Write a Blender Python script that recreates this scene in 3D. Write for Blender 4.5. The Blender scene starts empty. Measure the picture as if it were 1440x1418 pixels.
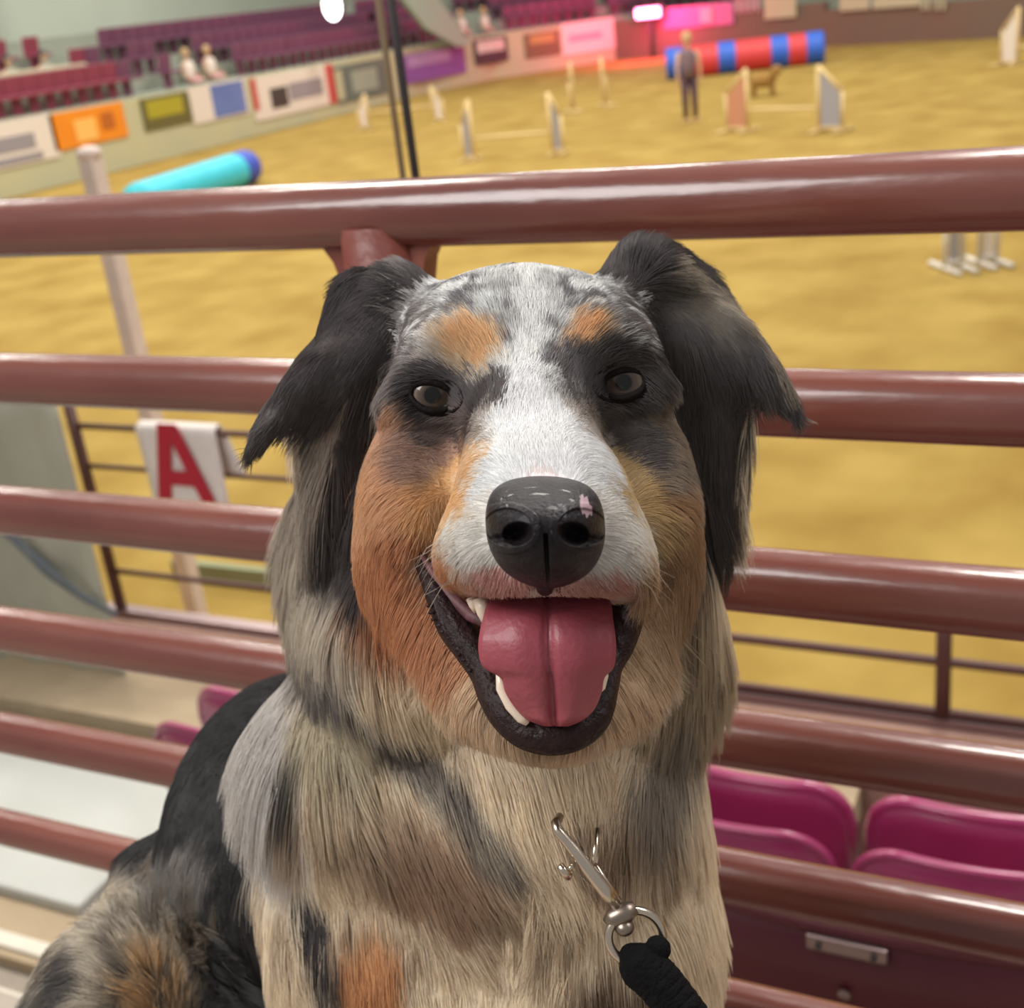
import bpy, bmesh, math, random
import numpy as np
from mathutils import Vector, Matrix
from mathutils.bvhtree import BVHTree
from mathutils.kdtree import KDTree

rng = np.random.default_rng(7)
random.seed(7)
scene = bpy.context.scene
COL = scene.collection

# ------------------------------------------------------------------ camera
YAW, PITCH, ROLL, F = -0.4785, -0.38887, -0.12137, 1753.0   # F in pixels of a 1440 x 1418 frame
CAM = np.array([0.0, 0.0, 3.0])                              # 3 m above the arena dirt
_f = np.array([math.sin(YAW) * math.cos(PITCH), math.cos(YAW) * math.cos(PITCH), math.sin(PITCH)])
_r = np.array([math.cos(YAW), -math.sin(YAW), 0.0])
_u = np.cross(_r, _f)
RIGHT = math.cos(ROLL) * _r + math.sin(ROLL) * _u
UP = -math.sin(ROLL) * _r + math.cos(ROLL) * _u
FWD = _f
cam_data = bpy.data.cameras.new('camera')
cam = bpy.data.objects.new('camera', cam_data)
COL.objects.link(cam)
cam.matrix_world = Matrix(((RIGHT[0], UP[0], -FWD[0], CAM[0]), (RIGHT[1], UP[1], -FWD[1], CAM[1]),
                           (RIGHT[2], UP[2], -FWD[2], CAM[2]), (0, 0, 0, 1)))
cam_data.sensor_fit = 'HORIZONTAL'
cam_data.sensor_width = 36
cam_data.lens = 36 * F / 1440
cam_data.clip_start = 0.05
cam_data.clip_end = 300
cam_data.dof.use_dof = True
cam_data.dof.focus_distance = 0.44
cam_data.dof.aperture_fstop = cam_data.lens / 3.0
scene.camera = cam

# ------------------------------------------------------------------ light and exposure
scene.view_settings.view_transform = 'Standard'
scene.view_settings.look = 'None'
scene.view_settings.gamma = 1
scene.view_settings.use_curve_mapping = False
scene.view_settings.exposure = 0.0
scene.cycles.max_bounces = 6
scene.cycles.transparent_max_bounces = 6
world = bpy.data.worlds.new('arena_air')
scene.world = world
world.use_nodes = True
world.node_tree.nodes['Background'].inputs[0].default_value = (1.0, 0.975, 0.95, 1)
world.node_tree.nodes['Background'].inputs[1].default_value = 0.37


def area_light(name, loc, size, power, color, target, size_y=None):
    d = bpy.data.lights.new(name, 'AREA')
    d.energy = power
    d.color = color
    d.shape = 'RECTANGLE'
    d.size = size
    d.size_y = size_y or size
    o = bpy.data.objects.new(name, d)
    COL.objects.link(o)
    o.location = loc
    o.rotation_euler = (Vector(target) - Vector(loc)).to_track_quat('-Z', 'Y').to_euler()
    return o


area_light('added_stand_light', (-1.6, -1.2, 5.2), 1.6, 100, (1, 0.985, 0.97), (-0.3, 0.5, 2.8))  # unseen fill light, added to brighten the dog from the camera side
area_light('added_stand_light', (1.6, 3.2, 6.6), 5.0, 170, (1, 0.96, 0.97), (0.0, 0.8, 2.6), 0.5)  # unseen strip light, added for highlights along the rail tops
for ax in (-25, -16, -8, 0):
    for ay in (8, 20, 34):
        area_light('arena_lamp', (ax, ay, 13), 2.5, 820, (1, 0.95, 0.86), (ax, ay, 0))


# ------------------------------------------------------------------ measuring helpers
def ray(x, y):
    return (x - 720) / F * RIGHT - (y - 709) / F * UP + FWD


def on_y(x, y, Y):
    v = ray(x, y)
    return CAM + v * (Y / v[1])


def on_x(x, y, X):
    v = ray(x, y)
    return CAM + v * (X / v[0])


def on_z(x, y, z):
    v = ray(x, y)
    return CAM + v * ((z - CAM[2]) / v[2])


def mm(x, y, w):           # measured point in the dog's own frame (right, up, away), metres
    return np.array([(x - 720) / F * w, -(y - 709) / F * w, w])


BASIS = np.stack([RIGHT, UP, FWD])      # rows


def to_world(p):
    return CAM + np.asarray(p) @ BASIS


def to_frame(p):
    return (np.asarray(p) - CAM) @ BASIS.T


# ------------------------------------------------------------------ material helpers
def srgb(r, g, b):
    f = lambda c: (c / 255 / 12.92) if c / 255 <= 0.04045 else ((c / 255 + 0.055) / 1.055) ** 2.4
    return (f(r), f(g), f(b), 1)


def mat(name, col, rough=0.6, metal=0.0, noise=0.0, scale=20, col2=None, bump=0.0, bscale=80, coat=0.0, emit=None, emit_s=0, stretch=None, spec=0.5):
    m = bpy.data.materials.new(name)
    m.use_nodes = True
    nt = m.node_tree
    b = nt.nodes['Principled BSDF']
    b.inputs['Base Color'].default_value = col
    b.inputs['Roughness'].default_value = rough
    b.inputs['Metallic'].default_value = metal
    b.inputs['Coat Weight'].default_value = coat
    b.inputs['Specular IOR Level'].default_value = spec
    tc = nt.nodes.new('ShaderNodeTexCoord')
    mp = nt.nodes.new('ShaderNodeMapping')
    nt.links.new(tc.outputs['Object'], mp.inputs[0])
    if stretch:
        mp.inputs['Scale'].default_value = stretch
    if col2 is not None:
        n = nt.nodes.new('ShaderNodeTexNoise')
        n.inputs['Scale'].default_value = scale
        n.inputs['Detail'].default_value = 5
        nt.links.new(mp.outputs[0], n.inputs['Vector'])
        r = nt.nodes.new('ShaderNodeValToRGB')
        r.color_ramp.elements[0].position = 0.5 - 0.5 * (1 - noise) * 0.6
        r.color_ramp.elements[1].position = 0.5 + 0.5 * (1 - noise) * 0.6
        r.color_ramp.elements[0].color = col
        r.color_ramp.elements[1].color = col2
        nt.links.new(n.outputs[0], r.inputs[0])
        nt.links.new(r.outputs[0], b.inputs['Base Color'])
    if bump:
        n2 = nt.nodes.new('ShaderNodeTexNoise')
        n2.inputs['Scale'].default_value = bscale
        n2.inputs['Detail'].default_value = 4
        nt.links.new(mp.outputs[0], n2.inputs['Vector'])
        bp = nt.nodes.new('ShaderNodeBump')
        bp.inputs['Strength'].default_value = bump
        bp.inputs['Distance'].default_value = 0.01
        nt.links.new(n2.outputs[0], bp.inputs['Height'])
        nt.links.new(bp.outputs[0], b.inputs['Normal'])
    if emit is not None:
        b.inputs['Emission Color'].default_value = emit
        b.inputs['Emission Strength'].default_value = emit_s
    return m


M = {
    'rail': mat('maroon_rail_paint', srgb(100, 53, 46), 0.25, 0.0, 0.3, 14, srgb(122, 71, 60), 0.10, 60, coat=0.3, stretch=(0.3, 1, 1)),
    'post': mat('maroon_post_paint', srgb(120, 62, 54), 0.45, 0.0, 0.3, 14, srgb(138, 80, 68), 0.2, 60),
    'dirt': mat('arena_dirt', srgb(142, 114, 54), 0.95, 0, 0.28, 1.1, srgb(172, 146, 80), 0.9, 9, spec=0.1),
    'fence': mat('dark_brown_fence_paint', srgb(88, 54, 46), 0.5),
    'black': mat('black_metal', srgb(40, 32, 32), 0.5),
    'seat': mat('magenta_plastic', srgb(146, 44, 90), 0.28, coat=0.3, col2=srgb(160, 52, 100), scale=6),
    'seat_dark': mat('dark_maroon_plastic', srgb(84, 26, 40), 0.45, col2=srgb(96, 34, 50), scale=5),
    'far_seat': mat('far_maroon_seat', srgb(116, 74, 96), 0.5, spec=0.3),
    'far_seat_red': mat('far_red_seat', srgb(142, 68, 84), 0.5, spec=0.3),
    'concrete': mat('concrete', srgb(150, 140, 128), 0.85, 0, 0.2, 5, srgb(170, 158, 142), 0.4, 60),
    'concrete_tan': mat('tan_concrete', srgb(170, 150, 122), 0.85, 0, 0.2, 5, srgb(186, 166, 136), 0.4, 60),
    'concrete_lit': mat('bright_lit_concrete', srgb(186, 188, 180), 0.75, 0, 0.2, 3, srgb(198, 200, 194), 0.3, 40),  # bright light on the concrete treads is put into this pale colour
    'nosing': mat('white_nosing_paint', srgb(228, 222, 205), 0.6, 0, 0.2, 9, srgb(215, 205, 190), 0.2, 40),
    'ledge': mat('pinkish_ledge_concrete', srgb(150, 116, 104), 0.8, 0, 0.2, 4, srgb(166, 132, 118), 0.3, 40),
    'steel': mat('dull_steel', srgb(150, 130, 130), 0.35, 0.8),
    'wallband': mat('pale_wall_paint', srgb(196, 190, 150), 0.8, 0, 0.2, 0.6, srgb(184, 184, 156), 0.1, 5),
    'backwall': mat('grey_green_wall', srgb(200, 208, 194), 0.9, 0, 0.2, 0.25, srgb(184, 194, 180), 0.1, 5),
    'backwall_dark': mat('dark_grey_wall', srgb(146, 152, 140), 0.9, 0, 0.2, 0.4, srgb(160, 164, 150), 0.1, 5),
    'darkboard': mat('dark_dasher_board', srgb(112, 94, 82), 0.8, 0, 0.2, 0.3, srgb(122, 90, 78), 0.1, 5),
    'beam': mat('beige_rail_paint', srgb(190, 178, 150), 0.7),
    'white': mat('white_plastic', srgb(226, 220, 208), 0.5, col2=srgb(216, 208, 198), scale=6),
    'whitepost': mat('white_painted_wood', srgb(226, 208, 196), 0.6, 0, 0.2, 9, srgb(214, 196, 186), 0.2, 40),
    'cloth': mat('white_towel_cloth', srgb(226, 216, 208), 0.9, 0, 0.2, 14, srgb(216, 206, 200), 0.4, 120),
    'letter': mat('red_letter_print', srgb(172, 28, 48), 0.8),
    'tarp': mat('grey_vinyl_sheet', srgb(172, 170, 152), 0.55, 0, 0.3, 2.2, srgb(152, 150, 134), 0.3, 12),
    'strap': mat('blue_grey_strap', srgb(100, 108, 118), 0.8, 0, 0.3, 12, srgb(112, 118, 122)),
    'teal': mat('teal_tunnel_vinyl', srgb(50, 190, 214), 0.45, col2=srgb(70, 205, 224), scale=3),
    'tblue': mat('blue_tunnel_vinyl', srgb(60, 84, 190), 0.5),
    'tred': mat('red_tunnel_vinyl', srgb(214, 62, 66), 0.5),
    'tblue2': mat('bright_blue_vinyl', srgb(48, 100, 206), 0.5),
    'wing': mat('cream_jump_frame', srgb(222, 196, 142), 0.6),
    'wing_grey': mat('grey_wing_panel', srgb(160, 158, 166), 0.6),
    'wing_pink': mat('pink_wing_panel', srgb(200, 140, 112), 0.6),
    'green': mat('sage_green_board', srgb(140, 146, 112), 0.7),
    'orange': mat('orange_banner', srgb(240, 148, 24), 0.6, col2=srgb(232, 132, 20), scale=1.5),
    'bwhite': mat('white_banner', srgb(228, 216, 206), 0.6),
    'bgrey': mat('grey_banner_print', srgb(150, 144, 150), 0.6),
    'bdark': mat('dark_banner_print', srgb(66, 62, 60), 0.6),
    'bolive': mat('olive_banner', srgb(104, 98, 52), 0.6),
    'byellow': mat('yellow_green_print', srgb(170, 160, 40), 0.6),
    'bblue': mat('blue_banner', srgb(92, 112, 176), 0.6, col2=srgb(110, 130, 190), scale=2),
    'bred': mat('red_banner_edge', srgb(196, 76, 70), 0.6),
    'bteal': mat('teal_grey_banner', srgb(96, 112, 104), 0.6),
    'bpurple': mat('purple_banner', srgb(128, 84, 158), 0.6),
    'blilac': mat('lilac_print', srgb(168, 138, 186), 0.6),
    'bblack': mat('black_banner', srgb(60, 56, 58), 0.6),
    'bbrown': mat('brown_banner', srgb(118, 98, 68), 0.6),
    'btan': mat('tan_print', srgb(176, 150, 88), 0.6),
    'bmagenta': mat('magenta_banner', srgb(186, 110, 156), 0.6),
    'bpink': mat('pink_banner_print', srgb(222, 160, 176), 0.6),
    'brownprint': mat('brown_orange_print', srgb(186, 100, 30), 0.6),
    'peach': mat('peach_print', srgb(246, 190, 100), 0.6),
    'mint': mat('pale_mint_sheet', srgb(150, 178, 162), 0.6),
    'led': mat('red_led', srgb(255, 60, 110), 0.5, emit=(1.0, 0.22, 0.42, 1), emit_s=14),
    'lamp': mat('white_lamp', srgb(255, 255, 255), 0.5, emit=(1, 1, 0.98, 1), emit_s=7),
    'darkcloth': mat('dark_plum_cloth', srgb(84, 58, 76), 0.9),
    'greycloth': mat('grey_shirt', srgb(122, 100, 108), 0.9),
    'khaki': mat('khaki_cloth', srgb(206, 172, 104), 0.9),
    'skin': mat('person_skin', srgb(206, 164, 130), 0.6),
    'hairlight': mat('blond_hair', srgb(196, 166, 120), 0.8),
    'bench': mat('bench_metal', srgb(120, 60, 64), 0.4),
}


# ------------------------------------------------------------------ object helpers
def link(name, bm_or_me, material, parent=None, smooth=False, **props):
    if isinstance(bm_or_me, bmesh.types.BMesh):
        me = bpy.data.meshes.new(name)
        bmesh.ops.recalc_face_normals(bm_or_me, faces=bm_or_me.faces)
        bm_or_me.to_mesh(me)
        bm_or_me.free()
    else:
        me = bm_or_me
    if material is not None and not me.materials:
        me.materials.append(material)
    if smooth:
        for p in me.polygons:
            p.use_smooth = True
    o = bpy.data.objects.new(name, me)
    COL.objects.link(o)
    if parent is not None:
        o.parent = parent
        o.matrix_parent_inverse = parent.matrix_world.inverted() if False else Matrix.Translation(-parent.location)
    for k, v in props.items():
        o[k] = v
    return o


def empty(name, loc, label=None, category=None, group=None, kind=None):
    o = bpy.data.objects.new(name, None)
    COL.objects.link(o)
    o.location = tuple(loc)
    o.empty_display_size = 0.1
    tag(o, label, category, group, kind)
    return o


def tag(o, label=None, category=None, group=None, kind=None):
    if label: o['label'] = label
    if category: o['category'] = category
    if group: o['group'] = group
    if kind: o['kind'] = kind
    return o


def add_box(bm, c, s, rot=None, bevel=0.0):
    """box with centre c, full size s, optional 3x3 rotation"""
    r = bmesh.ops.create_cube(bm, size=1)
    m = Matrix.Translation(Vector(c)) @ (rot.to_4x4() if rot else Matrix.Identity(4)) @ Matrix.Diagonal((s[0], s[1], s[2], 1))
    bmesh.ops.transform(bm, matrix=m, verts=r['verts'])
    if bevel:
        es = list({e for v in r['verts'] for e in v.link_edges})
        bmesh.ops.bevel(bm, geom=es, offset=bevel, segments=2, profile=0.6, affect='EDGES')
    return bm


def box(c, s, rot=None, bevel=0.0):
    return add_box(bmesh.new(), c, s, rot, bevel)


def add_tube(bm, pts, radii, seg=16, cap=True, closed=False):
    pts = [Vector(tuple(p)) for p in pts]
    if not hasattr(radii, '__len__'):
        radii = [radii] * len(pts)
    n = len(pts)
    rings = []
    prev = None
    for i, p in enumerate(pts):
        if closed:
            t = pts[(i + 1) % n] - pts[(i - 1) % n]
        else:
            t = pts[min(i + 1, n - 1)] - pts[max(i - 1, 0)]
        t.normalize()
        if prev is None:
            a = Vector((0, 0, 1)) if abs(t.z) < 0.9 else Vector((1, 0, 0))
            x = t.cross(a).normalized()
        else:
            x = (prev - t * prev.dot(t)).normalized()
        prev = x
        y = t.cross(x)
        rings.append([bm.verts.new(p + (x * math.cos(2 * math.pi * k / seg) + y * math.sin(2 * math.pi * k / seg)) * radii[i]) for k in range(seg)])
    m = n if closed else n - 1
    for i in range(m):
        a, b = rings[i], rings[(i + 1) % n]
        for k in range(seg):
            bm.faces.new((a[k], a[(k + 1) % seg], b[(k + 1) % seg], b[k]))
    if cap and not closed:
        bm.faces.new(rings[0][::-1])
        bm.faces.new(rings[-1])
    return bm


def tube(pts, radii, seg=16, **k):
    return add_tube(bmesh.new(), pts, radii, seg, **k)


def add_ball(bm, c, r, seg=16, scale=(1, 1, 1), rot=None):
    q = bmesh.ops.create_uvsphere(bm, u_segments=seg, v_segments=max(6, seg // 2), radius=r)
    m = Matrix.Translation(Vector(tuple(c))) @ (rot.to_4x4() if rot else Matrix.Identity(4)) @ Matrix.Diagonal((*scale, 1))
    bmesh.ops.transform(bm, matrix=m, verts=q['verts'])
    return bm


def add_prism(bm, outline, origin, ax, ay, an, thick):
    """extruded polygon: outline in 2D (ax, ay), thickness along an"""
    o = Vector(tuple(origin)); ax = Vector(tuple(ax)); ay = Vector(tuple(ay)); an = Vector(tuple(an))
    f = [bm.verts.new(o + ax * p[0] + ay * p[1] + an * (thick / 2)) for p in outline]
    b = [bm.verts.new(o + ax * p[0] + ay * p[1] - an * (thick / 2)) for p in outline]
    bm.faces.new(f)
    bm.faces.new(b[::-1])
    n = len(f)
    for i in range(n):
        bm.faces.new((f[i], b[i], b[(i + 1) % n], f[(i + 1) % n]))
    return bm


def rounded_rect(w, h, r, seg=5):
    out = []
    for cx, cy, a0 in ((w / 2 - r, h / 2 - r, 0), (-w / 2 + r, h / 2 - r, 90), (-w / 2 + r, -h / 2 + r, 180), (w / 2 - r, -h / 2 + r, 270)):
        for k in range(seg + 1):
            a = math.radians(a0 + 90 * k / seg)
            out.append((cx + r * math.cos(a), cy + r * math.sin(a)))
    return out


X3, Y3, Z3 = (1, 0, 0), (0, 1, 0), (0, 0, 1)

# ================================================================== THE RAILING
RY = 0.7303
railing = empty('railing', (-0.5, RY, 1.75), 'maroon painted pipe railing of stacked horizontal rails behind the dog', 'railing')
for z, r in ((2.8709, 0.0226), (2.7454, 0.0216), (2.6203, 0.0224), (2.4929, 0.0214), (2.3682, 0.0202), (2.2418, 0.0186)):
    link('rail', tube([(-2.6, RY, z), (-1.2, RY, z), (0.2, RY, z), (1.3, RY, z)], r, 28), M['rail'], railing, True)
pc = on_y(548, 420, RY)
for px_ in (pc[0], pc[0] + 1.6, pc[0] - 1.9):
    link('post', tube([(px_, RY + 0.002, 1.75), (px_, RY + 0.002, 2.3), (px_, RY + 0.002, 2.865)], 0.0285, 24), M['post'], railing, True)
    for s in (-1, 1):
        link('gusset', add_prism(bmesh.new(), [(s * 0.02, -0.022), (s * 0.044, -0.018), (s * 0.036, -0.03), (s * 0.031, -0.05), (s * 0.02, -0.06)], (px_, RY + 0.002, 2.87), X3, Z3, Y3, 0.02), M['post'], railing)

# the tier on which the railing and the bench stand, and the tiers below it
tier = link('floor', box((-0.6, -0.35, 1.70), (4.6, 2.5, 0.1)), M['concrete'], kind='structure')
# bench that carries the dog (below the frame)
BZ = 2.196
bench = empty('bench', (-0.35, 0.38, 1.75), 'low maroon metal bench under the sitting dog', 'bench')
link('seat_board', box((-0.33, 0.36, BZ - 0.02), (0.84, 0.46, 0.04), bevel=0.008), M['bench'], bench)
for sx in (-0.70, 0.02):
    for sy in (0.18, 0.54):
        link('leg', tube([(sx, sy, 1.75), (sx, sy, BZ - 0.04)], 0.016, 12), M['bench'], bench, True)

# ================================================================== SEATING BELOW
TIER = bmesh.new()
add_box(TIER, (-0.2, 1.25, 1.05), (2.9, 0.7, 0.3))      # near row floor top 1.20
link('floor', TIER, M['concrete'], kind='structure')
link('floor', box((-0.2, 2.25, 0.55), (3.34, 1.3, 0.3)), M['concrete'], kind='structure')   # second row floor top 0.70


def stadium_seat(x, y, ztop, mats, label, group, w=0.475, hinge=False, dz_back=0.0, back_h=0.46):
    """a folding seat seen from behind: bowed backrest, seat pan folded up in front of it, pedestal"""
    s = empty('stadium_seat', (x, y, ztop - 0.8), label, 'seat', group)
    # backrest: curved shell with rolled rim
    def shell(w_, h_, yc, zt, bow, t, r):
        bm = bmesh.new()
        nx, nz = 18, 8
        ol = []
        grid = {}
        for side in (0, 1):
            for i in range(nx + 1):
                for j in range(nz + 1):
                    u = -1 + 2 * i / nx
                    v = j / nz
                    # rounded upper corners
                    hz = h_
                    xx = u * w_ / 2
                    ex = max(0.0, abs(xx) - (w_ / 2 - r))
                    drop = r - math.sqrt(max(0.0, r * r - ex * ex))
                    zz = zt - drop - (1 - v) * (h_ - drop)
                    yy = yc - bow * (1 - u * u) + (t if side else 0.0) + 0.02 * (1 - v)
                    grid[side, i, j] = bm.verts.new((x + xx, yy, zz))
        for side in (0, 1):
            for i in range(nx):
                for j in range(nz):
                    bm.faces.new((grid[side, i, j], grid[side, i + 1, j], grid[side, i + 1, j + 1], grid[side, i, j + 1]))
        for i in range(nx):
            bm.faces.new((grid[0, i, nz], grid[0, i + 1, nz], grid[1, i + 1, nz], grid[1, i, nz]))
            bm.faces.new((grid[0, i, 0], grid[0, i + 1, 0], grid[1, i + 1, 0], grid[1, i, 0]))
        for j in range(nz):
            bm.faces.new((grid[0, 0, j], grid[0, 0, j + 1], grid[1, 0, j + 1], grid[1, 0, j]))
            bm.faces.new((grid[0, nx, j], grid[0, nx, j + 1], grid[1, nx, j + 1], grid[1, nx, j]))
        return bm

    def rim(w_, h_, yc, zt, bow, t, r, rad):
        pts = []
        for i in range(41):
            u = -1 + i / 20
            xx = u * w_ / 2
            ex = max(0.0, abs(xx) - (w_ / 2 - r))
            drop = r - math.sqrt(max(0.0, r * r - ex * ex))
            pts.append((x + xx, yc - bow * (1 - u * u) + t / 2, zt - drop))
        pts = [(x - w_ / 2, pts[0][1] + 0.01, zt - h_ * 0.6)] + pts + [(x + w_ / 2, pts[-1][1] + 0.01, zt - h_ * 0.6)]
        return tube(pts, rad, 8)
    b = link('backrest', shell(w, back_h, y, ztop, 0.03, 0.012, 0.10), mats[0], s, True)
    link('rim', rim(w, back_h, y, ztop, 0.03, 0.012, 0.10, 0.011), mats[1], b, True)
    p = link('seat_pan', shell(w * 0.98, 0.40, y + 0.17, ztop + dz_back, 0.03, 0.03, 0.09), mats[0], s, True)
    link('rim', rim(w * 0.98, 0.40, y + 0.17, ztop + dz_back, 0.03, 0.03, 0.09, 0.016), mats[1], p, True)
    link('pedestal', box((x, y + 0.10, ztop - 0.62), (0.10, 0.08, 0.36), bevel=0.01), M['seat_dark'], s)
    if hinge:
        hp = link('bracket', box((x, y - 0.035, ztop - 0.014), (0.088, 0.012, 0.02), bevel=0.003), M['steel'], s)
        for sx in (-0.03, 0.03):
            link('bolt', add_ball(bmesh.new(), (x + sx, y - 0.043, ztop - 0.014), 0.004, 8), M['black'], hp)
        link('screw', add_ball(bmesh.new(), (x - 0.004, y - 0.034, ztop - 0.085), 0.0075, 10, (1, 0.5, 1)), M['steel'], s)
    return s


# row two (magenta): four seats along Y = 2.0
zb2 = on_y(1100, 1168, 2.0)[2]
zp2 = on_y(1100, 1100, 2.17)[2]
xr = on_y(1172, 1190, 2.0)[0]
row_labels = ['magenta folding seat at the left end of the row, beside the white steps',
              'magenta folding seat second from the white steps, behind the dog',
              'magenta folding seat in the middle of the row, wholly behind the dog chest',
              'magenta folding seat just right of the dog chest, with rounded glossy rims',
              'magenta folding seat at the right edge of the photo behind the rails']
for k in range(5):
    stadium_seat(xr - 0.40 / 2 + 0.437 * (k - 3), 2.0, zb2, (M['seat'], M['seat']), row_labels[k], 'magenta seats in the second row', w=0.40, dz_back=zp2 - zb2)
# near row (dark): seen from behind, below the fifth rail
xs = on_y(1192, 1325, 1.10)[0]
near = ['dark maroon seat back at bottom right with a steel bracket across it', 'dark maroon seat back low at the right corner']
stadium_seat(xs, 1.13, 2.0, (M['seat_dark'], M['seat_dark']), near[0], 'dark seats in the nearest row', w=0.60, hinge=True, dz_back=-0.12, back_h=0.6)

# ledge in front of the seats, with the fence on it
FY, FZ = 2.94, 1.10
link('wall_front', box((-1.3, FY - 0.06, FZ / 2), (9.2, 0.18, FZ)), M['ledge'], kind='structure')
tz = FZ
fx0 = on_y(175, 861, FY)[0]
fxr = on_y(1325, 1020, FY)[0]
fence = empty('ledge_fence', (-1.5, FY, FZ), 'thin dark pipe fence standing on the ledge beyond the magenta seats', 'fence')
for (x0, y0, x1, y1, xa, xb, r) in ((115, 600, 352, 610, fx0, fx0 + 1.25, 0.011), (130, 655, 420, 676, fx0, fx0 + 1.25, 0.009), (169, 803, 376, 828, fx0, fxr + 1.5, 0.010),
                                  (183, 868, 355, 884, fx0, fxr + 1.5, 0.010), (1020, 897, 1440, 942, fx0 + 1.2, fxr + 1.5, 0.013), (1015, 965, 1440, 1012, fx0 + 1.2, fxr + 1.5, 0.012)):
    if r > 0.0115:
        z = (on_y(x0, y0, FY)[2] + on_y(x1, y1, FY)[2]) / 2
    else:
        z = (on_y(x0, y0, FY)[2] + on_y(x1, y1, FY)[2]) / 2
    if y0 in (803, 868):
        xb = fx0 + 1.25
    link('rail', tube([(xa, FY, z), ((xa + xb) / 2, FY, z), (xb, FY, z)], r, 12), M['fence'], fence, True)
ztopf = on_y(1325, 842, FY)[2]
link('rail', tube([(fx0 + 1.2, FY, ztopf), (fxr + 1.5, FY, ztopf)], 0.014, 12), M['fence'], fence, True)
zlt = on_y(104, 572, FY)[2]
zmid = on_y(150, 735, FY)[2]
link('rail', tube([(fx0, FY, zmid), (fx0 + 1.25, FY, zmid)], 0.009, 12), M['fence'], fence, True)
for px_, zt_ in ((fx0 - 0.01, zlt + 0.05), (fx0 + 1.24, zlt), (fxr, ztopf), (fxr + 1.3, ztopf)):
    link('post', tube([(px_, FY, FZ), (px_, FY, (FZ + zt_) / 2), (px_, FY, zt_)], 0.020, 14), M['fence'], fence, True)
link('base_strip', box(((fx0 + fxr) / 2 + 0.8, FY, FZ + 0.012), (5.0, 0.05, 0.024)), M['steel'], fence)

# towel with the red letter
zt = on_y(250, 600, FY)[2]
xa = on_y(199, 640, FY - 0.02)[0]
xb = on_y(308, 640, FY - 0.02)[0]
cl = bmesh.new()
nx, ns = 8, 24
cw = xb - xa
gv = {}
for i in range(nx + 1):
    for j in range(ns + 1):
        s = j / ns
        L = 0.52 * s - 0.32          # along the drape, negative in front
        rr = 0.014
        if L < -rr:
            yy = FY - rr - 0.004 - 0.006 * math.sin(i * 1.3 + L * 8) * min(1, -L * 6); zz = zt - (-L - rr)
        elif L > rr:
            yy = FY + rr + 0.004 + 0.02 * min(1, L * 5); zz = zt - (L - rr)
        else:
            a = L / rr * math.pi / 2
            yy = FY + math.sin(a) * rr; zz = zt + math.cos(a) * rr
        gv[i, j] = cl.verts.new((xa + cw * i / nx + (0.05 * (L / 0.2) if L > 0 else 0), yy, zz))
for i in range(nx):
    for j in range(ns):
        cl.faces.new((gv[i, j], gv[i + 1, j], gv[i + 1, j + 1], gv[i, j + 1]))
towel = empty('towel', (xa + cw / 2, FY, zt - 0.2), 'white towel with a red letter A folded over the fence rail', 'towel')
to = link('cloth', cl, M['cloth'], towel, True)
sm = to.modifiers.new('thick', 'SOLIDIFY'); sm.thickness = 0.004; sm.offset = 0
# the letter A as a raised print
zA0, zA1 = on_y(245, 597, FY - 0.03)[2], on_y(262, 706, FY - 0.03)[2]
xL, xR_ = on_y(224, 700, FY - 0.03)[0], on_y(300, 700, FY - 0.03)[0]
hA, wA = zA0 - zA1, xR_ - xL
A = bmesh.new()
yl = FY - 0.029
for pts in ([(-0.03, 0), (0.22, 0), (0.37, 0.40), (0.5, 0.78), (0.5, 1), (0.33, 1)], [(1.03, 0), (0.78, 0), (0.63, 0.40), (0.5, 0.78), (0.5, 1), (0.67, 1)], [(0.30, 0.21), (0.70, 0.21), (0.63, 0.40), (0.37, 0.40)]):
    sk = lambda p: ((p[0] - 0.06 * p[1]) * wA, p[1] * hA)
    add_prism(A, [sk(p) for p in pts], (xL, yl, zA1), X3, Z3, Y3, 0.002)
link('letter_a', A, M['letter'], towel)

# grey vinyl sheet left of the fence end post with a diagonal strap
VY = FY - 0.22
sx1 = on_y(118, 715, VY)[0]
sx0 = on_y(-60, 700, VY)[0]
sh = bmesh.new()
zt2, zb_ = on_y(60, 545, VY)[2], on_y(100, 1010, VY)[2]
vv = {}
for i in range(41):
    for j in range(13):
        xx = sx0 - 0.6 + (sx1 - sx0 + 0.6) * i / 40
        vv[i, j] = sh.verts.new((xx, VY + 0.012 * math.sin(i * 0.9 + j * 0.15), zb_ - 0.1 + (zt2 - zb_ + 0.1) * j / 12))
for i in range(40):
    for j in range(12):
        sh.faces.new((vv[i, j], vv[i + 1, j], vv[i + 1, j + 1], vv[i, j + 1]))
vinyl = empty('vinyl_sheet', (sx0, FY, zb_), 'grey vinyl sheet hanging at the left edge, crossed by a blue-grey strap', 'sheet')
so = link('sheet', sh, M['tarp'], vinyl, True)
sm = so.modifiers.new('thick', 'SOLIDIFY'); sm.thickness = 0.006; sm.offset = 0
sp = [on_y(a_, b_, VY - 0.03) for a_, b_ in ((-20, 728), (15, 752), (60, 795), (115, 838), (165, 864))]
sb = bmesh.new()
prev = None
for p, h in zip(sp, (0.02, 0.022, 0.035, 0.016, 0.01)):
    a = sb.verts.new((p[0], p[1], p[2] + h)); b = sb.verts.new((p[0], p[1], p[2] - h))
    if prev: sb.faces.new((prev[0], a, b, prev[1]))
    prev = (a, b)
s_o = link('strap', sb, M['strap'], vinyl, True)
sm = s_o.modifiers.new('thick', 'SOLIDIFY'); sm.thickness = 0.006

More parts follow.
